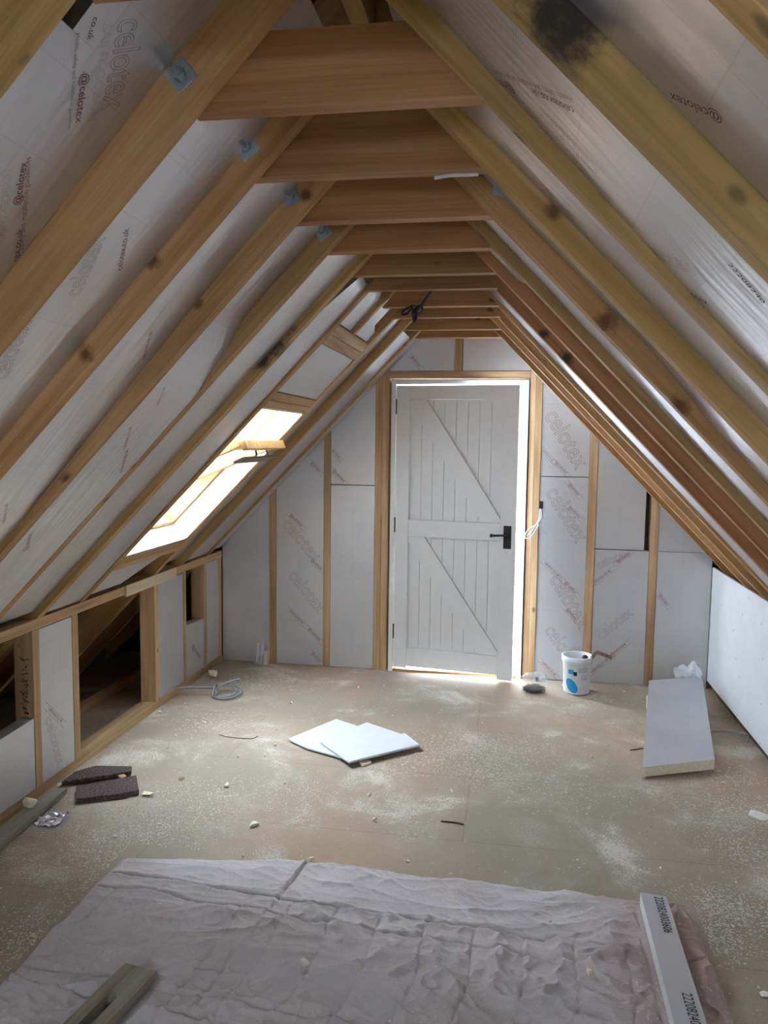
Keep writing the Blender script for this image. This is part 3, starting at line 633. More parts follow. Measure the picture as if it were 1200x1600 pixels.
e5b = wallboard(2.183, 2.491, 1.357, None, 'upper printed board right of the door')
e6 = wallboard(2.546, 2.884, 0.004, 0.886, 'lower board with upward-slanting print, between the two right studs')
e6b = wallboard(2.546, 2.852, 0.892, None, 'upper plain board beside the narrow dark slot')
e7 = wallboard(2.938, W - 0.002, 0.004, 0.886, 'lower board in the right corner of the end wall')
e7b = wallboard(2.938, W - 0.002, 0.889, None, 'small upper board in the right corner under the rafters')
def wt(b, body, p0, p1, mat=M_PRINT, rules=(-0.018, 0.030), outline=False, hs=1.0):
    a, c = we(*p0, D + 0.006), we(*p1, D + 0.006); put_text(body, a, c, NE, mat, b, outline, hscale=hs)
    if rules: rule_lines(a - (c - a) * 0.25, c + (c - a) * 0.35, NE, mat, b, [k * 0.55 for k in rules], th=0.0013)
CU, AT = 'celotex.co.uk', '@celotex'
for b, s_, p0, p1 in [(e5, CU, (850, 880), (872, 901)), (e5, AT, (882, 911), (898, 928)), (e5, AT, (888, 793), (905, 810)), (e5, AT, (884, 953), (900, 970)), (e5, CU, (846, 1035), (867, 1056)), (e5, AT, (888, 757), (903, 775)),
                      (e5b, CU, (848, 704), (863, 721)), (e5b, AT, (867, 724), (884, 741)),
                      (e6, CU, (930, 911), (955, 892)), (e6, AT, (965, 880), (985, 865)), (e6, CU, (925, 1052), (951, 1031)), (e6, AT, (956, 1026), (979, 1007)),
                      (e7, AT, (1029, 930), (1042, 947)),
                      (e2, AT, (452, 806), (471, 823)), (e2, AT, (485, 723), (499, 738)), (e2, AT, (485, 875), (501, 891)), (e2, CU, (452, 954), (473, 975)), (e2, AT, (481, 983), (499, 1002)), (e2, AT, (487, 1021), (500, 1035)),
                      (e3b, AT, (519, 704), (530, 717)), (e3b, AT, (519, 736), (537, 754)), (e4, AT, (641, 558), (655, 574))]:
    wt(b, s_, p0, p1)
for b, p0, p1 in [(e5, (852, 770), (900, 850)), (e5, (858, 905), (905, 985)), (e5b, (850, 650), (900, 735)), (e6, (940, 1000), (990, 960)), (e6, (935, 890), (985, 868)), (e2, (440, 820), (490, 880)), (e2, (450, 900), (497, 960)), (e5, (850, 985), (895, 1050))]:
    wt(b, 'celotex', p0, p1, M_PRINTG, None, True, 1.2)

# door lining (trim) and door
g = G(); a0, b0 = 1.195, 2.094
g.box(a0, a0 + 0.030, D - 0.012, D + 0.125, 0.0, 1.976); g.box(b0 - 0.030, b0, D - 0.012, D + 0.125, 0.0, 1.976); g.box(a0 + 0.030, b0 - 0.030, D - 0.012, D + 0.125, 1.948, 1.976)
g.box(a0 + 0.030, a0 + 0.050, D + 0.047, D + 0.085, 0, 1.948); g.box(b0 - 0.042, b0 - 0.030, D + 0.050, D + 0.085, 0, 1.948); g.box(a0 + 0.042, b0 - 0.042, D + 0.050, D + 0.085, 1.936, 1.948)
tag(g.build('trim_1', M_WHITE2, bevel=0.002), kind='structure')
tag(G().box(a0 + 0.031, b0 - 0.031, D - 0.005, D + 0.12, 0.0005, 0.016).build('trim_2', M_TIE), kind='structure')
Md = frame((1.2285, D - 0.002, 0.030), (math.cos(math.radians(8)), -math.sin(math.radians(8)), 0), (math.sin(math.radians(8)), math.cos(math.radians(8)), 0))
door = empty('door_1', Md, kind='structure')
DH, DW = 1.908, 0.812
def dpart(g, name, mat, par=door, bevel=0.0015, **kw): return g.build(name, mat, Md, par, bevel=bevel, **kw)
dpart(G().box(0, 0.092, 0, 0.044, 0, DH), 'stile', M_WHITE); dpart(G().box(0.713, DW, 0, 0.044, -0.018, DH), 'stile', M_WHITE)
dpart(G().box(0.0925, 0.7125, 0, 0.044, DH - 0.09, DH), 'rail', M_WHITE); dpart(G().box(0.0925, 0.7125, 0, 0.044, 0.905, 1.018), 'rail', M_WHITE); dpart(G().box(0.0925, 0.7125, 0, 0.044, 0.012, 0.140), 'rail', M_WHITE)
def brace(xa, xb, za, xc, xd, zc):      # top edge xa..xb at za down to xc..xd at zc
    return G().prism([(xa, za), (xb, za), (xd, zc), (xc, zc)], 0.001, 0.02, lambda x, z, t: V((x, t, z)))
dpart(brace(0.094, 0.155, 1.817, 0.590, 0.712, 1.0195) if False else G().prism([(0.094, 1.817), (0.158, 1.817), (0.712, 1.085), (0.712, 1.0195), (0.600, 1.0195), (0.094, 1.73)] if False else [(0.0935, 1.817), (0.205, 1.817), (0.712, 1.045), (0.712, 1.0195), (0.585, 1.0195), (0.0935, 1.775)], 0.006, 0.03, lambda x, z, t: V((x, t, z))), 'brace', M_WHITE)
dpart(G().prism([(0.0935, 0.904), (0.205, 0.904), (0.712, 0.165), (0.712, 0.1415), (0.585, 0.1415), (0.0935, 0.865)], 0.006, 0.03, lambda x, z, t: V((x, t, z))), 'brace', M_WHITE)
for z0, z1 in ((1.0185, DH - 0.0905), (0.1405, 0.9045)):
    g = G(); n = 8; wv = (0.7125 - 0.0925) / n; pts = []
    x = 0.0925
    for i in range(n):
        l_, r_ = 0.0925 + i * wv, 0.0925 + (i + 1) * wv
        pts += [(l_, 0.0345), (l_ + 0.003, 0.0300), (r_ - 0.003, 0.0300)]
    pts += [(0.7125, 0.0345), (0.7125, 0.040), (0.0925, 0.040)]
    g.prism(pts, z0, z1, lambda a, b, t: V((a, b, t))); dpart(g, 'plank_panel', M_WHITE, bevel=0)
h = dpart(G().box(0.735, 0.785, -0.006, 0, 0.855, 1.005), 'door_handle', M_BLACK)
g = G().tube([(0.760, -0.006, 0.945), (0.760, -0.045, 0.945)], 0.010, 12).tube([(0.765, -0.045, 0.945), (0.730, -0.047, 0.946), (0.700, -0.047, 0.944), (0.675, -0.046, 0.942)], [0.009, 0.007, 0.007, 0.008], 12)
g.tube([(0.672, -0.046, 0.942), (0.668, -0.046, 0.942), (0.658, -0.046, 0.942), (0.654, -0.046, 0.942)], [0.006, 0.012, 0.012, 0.006], 12)
dpart(g, 'lever', M_BLACK, par=h, smooth=True, bevel=0)
for zz in (1.72, 0.93, 0.20):
    dpart(G().tube([(-0.002, -0.004, zz), (-0.002, -0.004, zz + 0.10)], 0.006, 10), 'hinge', M_BLACK, bevel=0)

# ---------------------------------------------------------------- left knee wall
g1 = 'studs of the low left wall'
wbox('top_plate', -0.094, 0, 2.0, D - 0.002, 0.744, 0.7895, M_STUD, 'y', label='long pine top plate of the low left wall', cat='wall plate')
wbox('sole_plate', -0.094, 0, 2.0, D - 0.002, 0.0005, 0.045, M_STUD, 'y', label='pine sole plate on the floor under the low left wall', cat='wall plate')
wbox('timber_offcut', 0.0015, 0.014, 3.80, 4.42, 0.735, 0.795, M_NEW, 'y', label='pale fresh-cut board nailed over the top plate below the roof window', cat='board')
for y0, y1, lb in [(2.998, 3.045, 'knee-wall stud nearest the camera, beside the printed foil panel'), (3.305, 3.352, 'knee-wall stud on the near side of the large dark opening'), (4.150, 4.198, 'deep knee-wall stud on the far side of the large dark opening'),
                   (4.553, 4.590, 'knee-wall stud between the tall panel and the small dark opening'), (4.880, 4.925, 'knee-wall stud past the small dark opening'), (5.150, 5.196, 'last knee-wall stud in the corner with the end wall')]:
    wbox('knee_wall_stud', -0.092, -0.001, y0, y1, 0.0455, 0.7435, M_STUD, 'z', label=lb, cat='wall stud', group=g1)
wbox('post', -0.125, -0.094, 4.02, 4.068, 0.046, 0.735, M_TIE, 'z', label='wide reddish post set behind the deep knee-wall stud', cat='post') if False else None
NKW = V((1, 0, 0))
def kboard(y0, y1, z0, z1, label, x=-0.004, th=0.06, poly=None):
    p = poly or [(y0, z0), (y1, z0), (y1, z1), (y0, z1)]
    M = frame((x, y0, z0), (0, 1, 0), (0, 0, 1))
    return tag(G().prism(p, x - th, x, lambda a, b, t: V((t, a, b))).build('insulation_board', M_FOILW, M, None, world=True), label, 'insulation board', 'foil insulation panels in the low left wall')
k1 = kboard(2.55, 2.995, 0.047, 0.345, 'half-height foil panel at the left edge of the photo', poly=[(2.55, 0.047), (2.995, 0.047), (2.995, 0.36), (2.55, 0.345)])
k2 = kboard(3.048, 3.302, 0.047, 0.738, 'full-height printed foil panel left of the large dark opening')
k3 = kboard(4.20, 4.550, 0.047, 0.738, 'full-height grey foil panel right of the large dark opening', poly=[(4.202, 0.047), (4.550, 0.047), (4.550, 0.735), (4.26, 0.738), (4.202, 0.715)])
k4 = kboard(4.593, 4.877, 0.047, 0.378, 'half-height foil panel below the small dark opening', poly=[(4.593, 0.047), (4.877, 0.047), (4.877, 0.375), (4.593, 0.395)])
k5 = kboard(4.928, 5.147, 0.047, 0.738, 'narrow foil panel beside the left corner')
kb = kboard(2.002, 2.548, 0.047, 0.738, 'foil panel of the low wall just outside the left edge')
def kt(b, body, p0, p1, mat=M_PRINT, outline=False, rules=(-0.01, 0.018)):
    a, c = hit(*p0, (1, 0, 0), -0.004), hit(*p1, (1, 0, 0), -0.004); put_text(body, a, c, NKW, mat, b, outline)
    if rules: rule_lines(a - (c - a) * 0.3, c + (c - a) * 0.2, NKW, mat, b, rules, th=0.0013)
kt(k2, CU, (75, 1109), (96, 1130)); kt(k4, AT, (300, 1012), (312, 1030))
kt(k2, 'celotex', (70, 1125), (90, 1200), M_PRINTG, True, None)
# things in the eaves behind
wbox('eaves_rail', -0.42, -0.375, 3.2, 5.0, 0.0005, 0.045, M_STUD, 'y', label='pale batten lying on the boards inside the large dark opening', cat='batten')
eb = [o for o in C.objects if o.name.startswith('knee_wall_stud')][0]
g = G(); rr = random.Random(3)
for k in range(10):
    z = 0.62 - k * 0.030; y = 2.9972
    for q in range(3):
        a = V((-0.07 + rr.uniform(0, 0.045), y, z + rr.uniform(-0.012, 0.012))); b = V((-0.07 + rr.uniform(0, 0.05), y, z + rr.uniform(-0.014, 0.014))); g.tube([a, b], 0.0018, 5)
g.build('scrawled_mark', M_INK, WM[eb.name], eb, world=True)

# ---------------------------------------------------------------- slope lettering
stxt(bL0, AT, (127, 115), (117, 192)); stxt(bL0, 'co.uk', (146, 26), (135, 62)); stxt(bL0, 'SAINT-GOBAIN', (161, 37), (139, 188), M_PRINTG, True)
stxt(bL0, 'Health, safety and installation guidelines', (119, 52), (105, 203), M_PRINTG); stxt(bL0, 'celotex', (186, 30), (158, 172), M_PRINTG, True, 1.6)
stxt(bL0, AT, (31, 318), (42, 252)); stxt(bL0, CU, (26, 428), (36, 356)); stxt(bL0, 'Health, safety and installation guidelines', (34, 420), (48, 244), M_PRINTG); stxt(bL0, 'SAINT-GOBAIN', (6, 375), (19, 262), M_PRINTG, True)
stxt(B12, CU, (190, 420), (201, 355)); stxt(B12, 'celotex', (124, 460), (165, 370), M_PRINTG, True, 1.4); stxt(B12, 'celotex', (10, 590), (50, 500), M_PRINTG, True, 1.4)
stxt(B23, CU, (226, 560), (238, 516)); stxt(B23, CU, (8, 815), (12, 785))
stxt(B34, CU, (247, 632), (258, 603)); stxt(B34, CU, (191, 736), (201, 700)); stxt(B34, CU, (196, 700), (206, 665)); stxt(B34, AT, (43, 858), (50, 832))
stxt(BA0, AT, (801, 133), (757, 113)); stxt(BA0, CU, (895, 166), (829, 136)); stxt(BA0, 'Health, safety and installation guidelines', (893, 150), (770, 107), M_PRINTG)
stxt(BA0, 'celotex', (935, 262), (845, 165), M_PRINTG, True, 1.4); stxt(BA0, 'celotex', (1014, 397), (1088, 430), M_PRINTG, True, 1.2)
stxt(BA0, AT, (1054, 447), (1109, 477)); stxt(BA0, CU, (1158, 556), (1215, 596)); stxt(BA0, '22208240', (1137, 411), (1192, 473), M_INK, False, 1.0)
stxt(BZA, AT, (1127, 178), (1046, 143))

# ---------------------------------------------------------------- floor things
# quilted dust sheet
_z = lambda a, z_: V((fl(*a, z_).x, fl(*a, z_).y, 0))
FLAT = [((_z((1000.6, 1394), .066) + _z((1041, 1400.6), .066)) / 2, (_z((1104.5, 1600), .066) + _z((1054, 1600), .066)) / 2, 0.058), ((_z((196, 1504), .052) + _z((244, 1518), .052)) / 2, (_z((167, 1600), .052) + _z((97, 1600), .052)) / 2, 0.065)]
def build_sheet():
    x0, x1, y0, y1 = 0.60, 2.645, 0.90, 2.68; nx, ny = 500, 480; vs = []; fs = []
    import numpy as np
    def seam(d, w_): return math.exp(-(d / w_) ** 2)
    fx = [fl(483, 1355).x, fl(480, 1355).y]
    for j in range(ny + 1):
        for i in range(nx + 1):
            s_, t_ = i / nx, (j / ny) ** 0.7
            x = x0 + (x1 - x0) * s_; y = y0 + (y1 - y0) * t_
            # wobbly outline, slightly slanted top edge
            if True:
                yt = 2.60 + 0.11 * min(1, max(0, (x - 0.62) / 0.6)) - 0.05 * max(0, (x - 1.3)) / 1.3 + 0.008 * noise.noise(V((x * 9, 0.3, 0)))
                y = y0 + (yt - y0) * t_
                x += 0.012 * noise.noise(V((y * 6, 5.1, 0))) * (1 if s_ < 0.1 or s_ > 0.9 else 0) * 1
                x -= max(0, (s_ - 0.94)) * max(0, t_ - 0.93) * 5
            e = min(s_, 1 - s_, (1 - t_) * 1.6) ; edge = min(1, e / 0.012)
            q = V((x * 2.1, y * 3.6, 1.7)); wv = noise.noise(V((x * 1.2, y * 1.2, 9)))
            r1 = 1 - abs(noise.noise(V((x * 3.0 + wv * 1.1, y * 7.5 + wv * 1.6, 2.0)))) * 2.2
            r2 = 1 - abs(noise.noise(V((x * 7.5 + wv * 2, y * 12.0, 5.0)))) * 2.2
            r3 = 1 - abs(noise.noise(V((x * 17.0, y * 21.0 + wv, 8.0)))) * 2.2
            amp = 0.45 + 0.75 * min(1, max(0, (2.5 - y) / 0.25)) + 0.5 * max(0, x - 1.7)
            z = 0.010 + amp * (0.017 * max(0, r1) ** 2.5 + 0.010 * max(0, r2) ** 2 + 0.005 * max(0, r3) ** 2) + 0.004 * noise.noise(q)
            # quilting seams
            sy1 = 2.468 - 0.075 * (x - 1.0) + 0.006 * math.sin(x * 17); sy2 = sy1 - 0.085
            for sy in (sy1, sy2, sy2 - 0.42, sy2 - 0.50): z -= 0.0075 * seam(y - sy, 0.0036); z += 0.003 * seam(abs(y - sy) - 0.013, 0.008)
            sx = x - 0.30 * (2.4 - y) * -0.35
            dxs = ((sx * 1.0 + 0.01 * math.sin(y * 14)) % 0.155) - 0.0775
            if y < sy1: z -= 0.006 * seam(dxs, 0.0034)
            # one strong fold running to the far edge
            fxx = 1.295 - 0.14 * (2.71 - y); fk = 1.0 if y > 2.5 else 0.45; z -= 0.013 * fk * seam(x - fxx, 0.004); z += 0.008 * fk * seam(x - fxx + 0.015, 0.012)
            f2 = 1.42 - 0.25 * (2.60 - y); z += 0.005 * seam(x - f2, 0.012) * (1 if y < 2.45 else 0.2)
            # crescent bulge at right
            d = math.hypot((x - 2.22) / 1.1, (y - 2.50)); z += 0.014 * seam(d - 0.13, 0.03) * (1 if x > 2.15 else 0.35)
            z = max(z, 0.003)
            for (pa_, pb_, hw_) in FLAT:
                dd = (pb_ - pa_); ll = dd.length; dd = dd / ll; rel = V((x, y, 0)) - pa_; tt = rel.dot(dd); lat = abs(rel.x * dd.y - rel.y * dd.x)
                if -0.015 < tt < ll + 0.3 and lat < hw_ + 0.03: z = min(z, 0.016 + max(0, lat - hw_) * 0.9)
            z = z * edge + 0.001 * (1 - edge)
            vs.append((x, y, z))
    for j in range(ny):
        for i in range(nx):
            a = j * (nx + 1) + i; fs.append((a, a + 1, a + nx + 2, a + nx + 1))
    o = G().add(vs, fs).build('dust_sheet', M_CLOTH, I(), None, smooth=True, fix=False)
    return tag(o, 'pinkish grey quilted dust sheet spread over the floor in the foreground', 'dust sheet')
build_sheet()

def quad_prism(name, pts, th, mat, parent=None, bevel=0.001, **kw):   # pts: four or more top points, thickness th downwards along normal
    pts = [V(p) for p in pts]; n = V((0, 0, 0))
    for i in range(len(pts)): n += (pts[i] - pts[0]).cross(pts[(i + 1) % len(pts)] - pts[0])
    n.normalize()
    if n.z < 0: n = -n
    k = len(pts); c = sum(pts, V()) / k; longest = max(((pts[(i + 1) % k] - pts[i]) for i in range(k)), key=lambda q: q.length)
    M = frame(c, longest, n.cross(longest))
    vs = pts + [p - n * th for p in pts]; fs = [tuple(range(k)), tuple(range(k, 2 * k))[::-1]] + [(i, (i + 1) % k, k + (i + 1) % k, k + i) for i in range(k)]
    o = G().add(vs, fs).build(name, mat, M, parent, world=True, bevel=bevel); tag(o, **kw); return o, n, M

# foil faced foam strip on the sheet
z = 0.066
ta, tb, tc_, td = fl(1000.6, 1394, z), fl(1041, 1400.6, z), fl(1104.5, 1600, z), fl(1054, 1600, z)
ext = 0.9
tc2, td2 = tb + (tc_ - tb) * (1 + ext), ta + (td - ta) * (1 + ext)
st = empty('foam_strip', frame((ta + tc_) / 2, tc_ - tb, (1, 0, 0)), label='long foil-faced foam strip stamped with black digits, lying on the dust sheet', cat='foam strip')
def strip_part(name, top, bot, mat):
    k = [ta, tb, tc2, td2]; vs = [V((p.x, p.y, top)) for p in k] + [V((p.x, p.y, bot)) for p in k]
    return G().add(vs, [(0, 1, 2, 3), (7, 6, 5, 4), (0, 4, 5, 1), (1, 5, 6, 2), (2, 6, 7, 3), (3, 7, 4, 0)]).build(name, mat, WM[st.name], st, world=True)
core = strip_part('foam_core', z - 0.001, 0.019, M_CORE); fc = strip_part('foil_facing', z, z - 0.0008, M_FOILP)
put_text('2220824003606', fl(1022, 1401, z), fl(1038, 1457, z), (0, 0, 1), M_INK, fc, hscale=1.3, lift=0.0008)
d_ = (fl(1038, 1457, z) - fl(1022, 1401, z)); p_ = fl(1065, 1551, z); put_text('2220824003606', p_, p_ + d_, (0, 0, 1), M_INK, fc, hscale=1.3, lift=0.0008)

# slotted plank on the sheet
zt_ = 0.052
A, B = fl(196, 1504, zt_), fl(244, 1518, zt_); Cc, Dd = fl(167, 1600, zt_), fl(97, 1600, zt_)
exm = ((Cc - B) + (Dd - A)); exm.z = 0; exm.normalize(); Mp = frame((A + B) / 2, exm, V((0, 0, 1)).cross(exm)); wpl = (A - B).length / 2
Lp = 0.75; s0, sw, s1 = 0.115, 0.016, 0.62
g = G(); out = [(0, -wpl), (Lp, -wpl), (Lp, wpl), (0, wpl)]
for (xa, xb, ya, yb) in ((0, s0, -wpl, wpl), (s0, s1, -wpl, -sw), (s0, s1, sw, wpl), (s1, Lp, -wpl, wpl)): g.box(xa, xb, ya, yb, -0.028, 0)
# rounded slot end
n = 8
for sgn in (1, -1):
    arc = [(s0 + sw - sw * math.cos(k * math.pi / 2 / n), sgn * sw * math.sin(k * math.pi / 2 / n)) for k in range(n + 1)]
    poly = arc + [(s0, sgn * sw)]
    g.prism(poly[::-1] if sgn > 0 else poly, -0.028, 0, lambda a, b, t: V((a, b, t)))
tag(g.build('slotted_plank', M_DRIFT, Mp, None), 'worn grey wooden plank with a rounded slot, on the sheet at lower left', 'plank')

# grey board by the left wall
za = 0.03
quad_prism('weathered_board', [fl(78, 1233, za), fl(105, 1231, za), fl(0, 1326, za) + V((0, -0.35, 0)) * 0.9 + V((-0.0, 0, 0)), fl(0, 1293, za) + V((0.035, -0.30, 0))], 0.022, M_GREYW, label='weathered grey board lying along the low left wall', cat='board')
# charred slates
def slab_px(name, px, z, th, mat, **kw): return quad_prism(name, [fl(x, y, z) for x, y in px], th, mat, **kw)
slab_px('charred_slab', [(119, 1228), (213, 1211), (217, 1234), (186, 1240), (119, 1248)], 0.026, 0.022, M_BARK, label='front dark flaky slab crusted with foam dust', cat='slab', bevel=0.002)
slab_px('charred_slab', [(96, 1221), (117, 1205), (150, 1196), (206, 1197), (205, 1205), (160, 1212)], 0.028, 0.018, M_BARK, label='rear dark slab, pointing at the left wall', cat='slab', bevel=0.002)
slab_px('wood_chip', [(175, 1203), (180, 1202), (198, 1212), (190, 1216)], 0.020, 0.012, M_STUD, label='small sliver of pine between the two dark slabs', cat='wood chip')
# white foam sheets in the middle of the floor
slab_px('plastic_packet', [(450, 1154), (525, 1123), (556, 1133), (600, 1150), (545, 1186), (480, 1168)], 0.018, 0.010, M_SHEETING, label='left of two white sheets folded on the middle of the floor', cat='sheet', group='white sheets on the floor', bevel=0.003)
slab_px('plastic_packet', [(500, 1158), (573, 1128), (626, 1146), (633, 1145), (656, 1163), (545, 1190)], 0.034, 0.012, M_SHEETING, label='right of two white sheets, its corner pointing to the camera', cat='sheet', group='white sheets on the floor', bevel=0.004)
slab_px('foam_block', [(561, 1190), (578, 1186), (580, 1190), (566, 1195)], 0.012, 0.01, M_FOAM, label='little cream foam block tucked under the white sheets', cat='foam piece')

# leaning foil board at the right
P0, P1 = fl(1004, 1199, 0.058), fl(1117, 1187, 0.072)
Q0, Q1 = fl(1014, 1063, 0.165), fl(1097, 1057, 0.165)
bo = empty('leaning_board', frame((P0 + Q1) / 2, Q0 - P0, (1, 0, 0)), label='foil-faced foam board lying propped at the right, cut edge towards the camera', cat='insulation board')
nn = (P1 - P0).cross(Q0 - P0).normalized()
def lb_part(name, t0, t1, mat, bevel=0):
    k = [P0, P1, Q1, Q0]; vs = [p - nn * t0 for p in k] + [p - nn * t1 for p in k]
    return G().add(vs, [(0, 1, 2, 3), (7, 6, 5, 4), (0, 4, 5, 1), (1, 5, 6, 2), (2, 6, 7, 3), (3, 7, 4, 0)]).build(name, mat, WM[bo.name], bo, world=True, bevel=bevel)
lb_part('foam_core', 0.001, 0.05, M_FOAM); lb_part('foil_facing', 0.0, 0.0012, M_FOILP)
for (x, y, z_, lb_) in ((2.93, 4.66, 0.10, 'foam block propping up the far end of the leaning board'),):
    wbox('foam_block', x - 0.10, x + 0.14, y, y + 0.10, 0.0005, z_ - 0.022, M_FOAM, 'x', label=lb_, cat='foam piece')
# crumpled foil scraps
def scrap(c, r_, ht, seed, label, name='foil_scrap', mat=M_FOIL, cat='foil scrap', flat=0.0):
    rr = random.Random(seed); g = G(); n = 9; m = 9; vs = []
    for j in range(m + 1):
        for i in range(n + 1):
            x, y = i / n - 0.5, j / m - 0.5; fq = 2.2 if name == 'foil_flap' else 5; zz = abs(noise.noise(V((x * fq + seed, y * fq, seed)))) * ht * (0.6 if name == 'foil_flap' else 1) + ht * 0.6 * max(0, y + 0.1) * (1 - flat)
            vs.append(V((c[0] + x * r_[0] * 2 * (1 - 0.3 * abs(y)), c[1] + y * r_[1] * 2, c[2] + 0.002 + zz)))
    fs = [(j * (n + 1) + i, j * (n + 1) + i + 1, (j + 1) * (n + 1) + i + 1, (j + 1) * (n + 1) + i) for j in range(m) for i in range(n)]
    o = g.add(vs, fs).build(name, mat, I(c), None, world=True, fix=False)
    sd = o.modifiers.new('thick', 'SOLIDIFY'); sd.thickness = 0.001; return tag(o, label, cat)
fp = (Q0 * 0.22 + Q1 * 0.78)
fo_ = scrap((fp.x - 0.02, fp.y - 0.012, fp.z - 0.004), (0.085, 0.012), 0.16, 4, None, 'foil_flap', plain('bright_foil', (0.88, 0.90, 0.93), 0.3, metal=0.6), None)
fm = fo_.matrix_basis.copy(); fo_.parent = bo; fo_.matrix_basis = WM[bo.name].inverted() @ fm; fo_['label'] = 'torn loose curl of shiny foil'
p = fl(88, 1284); scrap((p.x - 0.02, p.y, 0), (0.055, 0.05), 0.035, 11, 'bent shiny foil scrap beside the weathered grey board')
p = fl(410, 1030); scrap((0.30, 5.12, 0.0), (0.035, 0.03), 0.16, 21, 'torn foil curl at the foot of the leftmost stud', flat=-1)
wbox('foam_block', 0.315, 0.344, 5.150, 5.200, 0.0005, 0.10, M_FOAM, 'z', label='broken cream foam corner against the leftmost stud', cat='foam piece')

# tub with tool
tc0 = V((2.440, 4.99, 0.0)); tub = empty('plastic_tub', I(tc0), label='white plastic tub with blue label standing by the end wall', cat='tub')
G().lathe([(0, 0.002), (0.076, 0.002), (0.080, 0.008), (0.089, 0.20), (0.094, 0.203), (0.096, 0.215), (0.097, 0.238), (0.093, 0.240), (0.0875, 0.236), (0.0865, 0.20), (0.077, 0.012), (0, 0.012)], 40).build('tub_body', M_TUB, I(tc0), tub, smooth=True)
def on_tub(a, z): rr = 0.0805 + 0.0090 * (z - 0.008) / 0.192 + 0.0006; return tc0 + V((rr * math.sin(a), -rr * math.cos(a), z))
aim = math.atan2(CAM.x - tc0.x, tc0.y)
def tub_patch(name, a0, a1, z0, z1, mat, shape='rect', par=tub, n=14):
    g = G()
    if shape == 'rect':
        vs = [on_tub(-(aim) * 0 + a0 + (a1 - a0) * i / n, z) for i in range(n + 1) for z in (z0, z1)]
        g.add(vs, [(2 * i, 2 * i + 2, 2 * i + 3, 2 * i + 1) for i in range(n)])
    else:
        ca, cz, n = (a0 + a1) / 2, (z0 + z1) / 2, 20; vs = []
        for i in range(n + 1):
            t_ = -0.999 + 1.998 * i / n; hh = (z1 - z0) / 2 * math.sqrt(1 - t_ * t_); a = ca + (a1 - a0) / 2 * t_; m_ = cz - 0.02 * t_
            vs += [on_tub(a, m_ - hh), on_tub(a, m_ + hh)]
        g.add(vs, [(2 * i, 2 * i + 2, 2 * i + 3, 2 * i + 1) for i in range(n)])
    return g.build(name, mat, I(tc0), par, world=True, fix=False)
lab = -0.10
tub_patch('blue_block', lab - 0.62, lab - 0.22, 0.135, 0.163, M_BLUE); tub_patch('black_block', lab - 0.22, lab + 0.03, 0.128, 0.152, M_INK)
tub_patch('blue_oval', lab - 0.85, lab + 0.12, 0.018, 0.10, M_BLUE, 'oval')
def tub_text(body, a0, a1, z):
    vs, fs, w0, ww = text_mesh(body, False); k = (a1 - a0) / ww; r_ = 0.085
    pts = [on_tub(a0 + (v.x - w0) * k, z + v.y * k * r_) + V((0, -0.0004, 0)) for v in vs]
    G().add(pts, fs).build('label_lettering', M_INK, I(tc0), tub, world=True, fix=False)
tub_text('COLLATED', lab + 0.30, lab + 0.95, 0.126); tub_text('DRYWALL', lab + 0.30, lab + 0.85, 0.113); tub_text('SCREWS', lab + 0.30, lab + 0.85, 0.100)
tub_patch('grey_panel', lab + 0.12, lab + 0.90, 0.145, 0.178, M_LABEL)
# bent tool: flat bar scraper with a dark knob
tl = empty('angled_scraper', I(tc0 + V((0.06, 0, 0.24))), label='rusty angled scraper with dark knob standing in the white tub', cat='hand tool')
Yt = 4.95
pa, pb, pc = we(921, 1033, Yt), we(932, 1019, Yt), we(956, 1028, Yt)
def bar(a, b, hw, th=0.004):
    d = (b - a).normalized(); n_ = V((-d.z, 0, d.x)); return G().add([a + n_ * hw + V((0, k, 0)) for k in (0, th)] + [a - n_ * hw + V((0, k, 0)) for k in (0, th)] + [b + n_ * hw + V((0, k, 0)) for k in (0, th)] + [b - n_ * hw + V((0, k, 0)) for k in (0, th)],
        [(0, 1, 3, 2), (4, 6, 7, 5), (0, 4, 5, 1), (2, 3, 7, 6), (0, 2, 6, 4), (1, 5, 7, 3)])
M_RUST = plain('rusty_steel', (0.30, 0.19, 0.11), 0.6, metal=0.4, nz=0.4, nscale=60)
bar(pa + (pa - pb) * 0.9, pb, 0.010).build('shank', M_RUST, WM[tl.name], tl, world=True); bar(pb, pc, 0.011).build('blade', M_RUST, WM[tl.name], tl, world=True)
kc = we(914, 1028, Yt - 0.01); G().lathe([(0, -0.020), (0.012, -0.017), (0.020, -0.004), (0.019, 0.008), (0.010, 0.017), (0, 0.019)], 16, kc).build('knob', M_BLACK, WM[tl.name], tl, world=True, smooth=True)
G().tube([kc, pa + (pa - pb) * 0.8, we(905, 1045, Yt)], 0.008, 8).build('handle', M_DARKCAB, WM[tl.name], tl, world=True)

# bag of screws
bc = V((2.175, 4.93, 0.0)); bag = empty('screw_bag', I(bc), label='clear plastic bag full of dark screws on the floor right of the door', cat='bag')
vs = []; g = G(); nu, nv = 22, 12
for j in range(nv + 1):
    ph = math.pi * j / nv
    for i in range(nu):
        th = 2 * math.pi * i / nu; q = V((math.sin(ph) * math.cos(th), math.sin(ph) * math.sin(th), -math.cos(ph)))
        k = 1 + 0.16 * noise.noise(q * 3.1) + 0.05 * noise.noise(q * 9)
        vs.append(bc + V((q.x * 0.083 * k, q.y * 0.06 * k, 0.002 + max(0, (q.z + 1) * 0.062 * k))))
fs = [(j * nu + i, j * nu + (i + 1) % nu, (j + 1) * nu + (i + 1) % nu, (j + 1) * nu + i) for j in range(nv) for i in range(nu)]
g.add(vs, fs).build('clear_film', M_BAG, I(bc), bag, world=True, smooth=True)
g = G(); rr = random.Random(5)
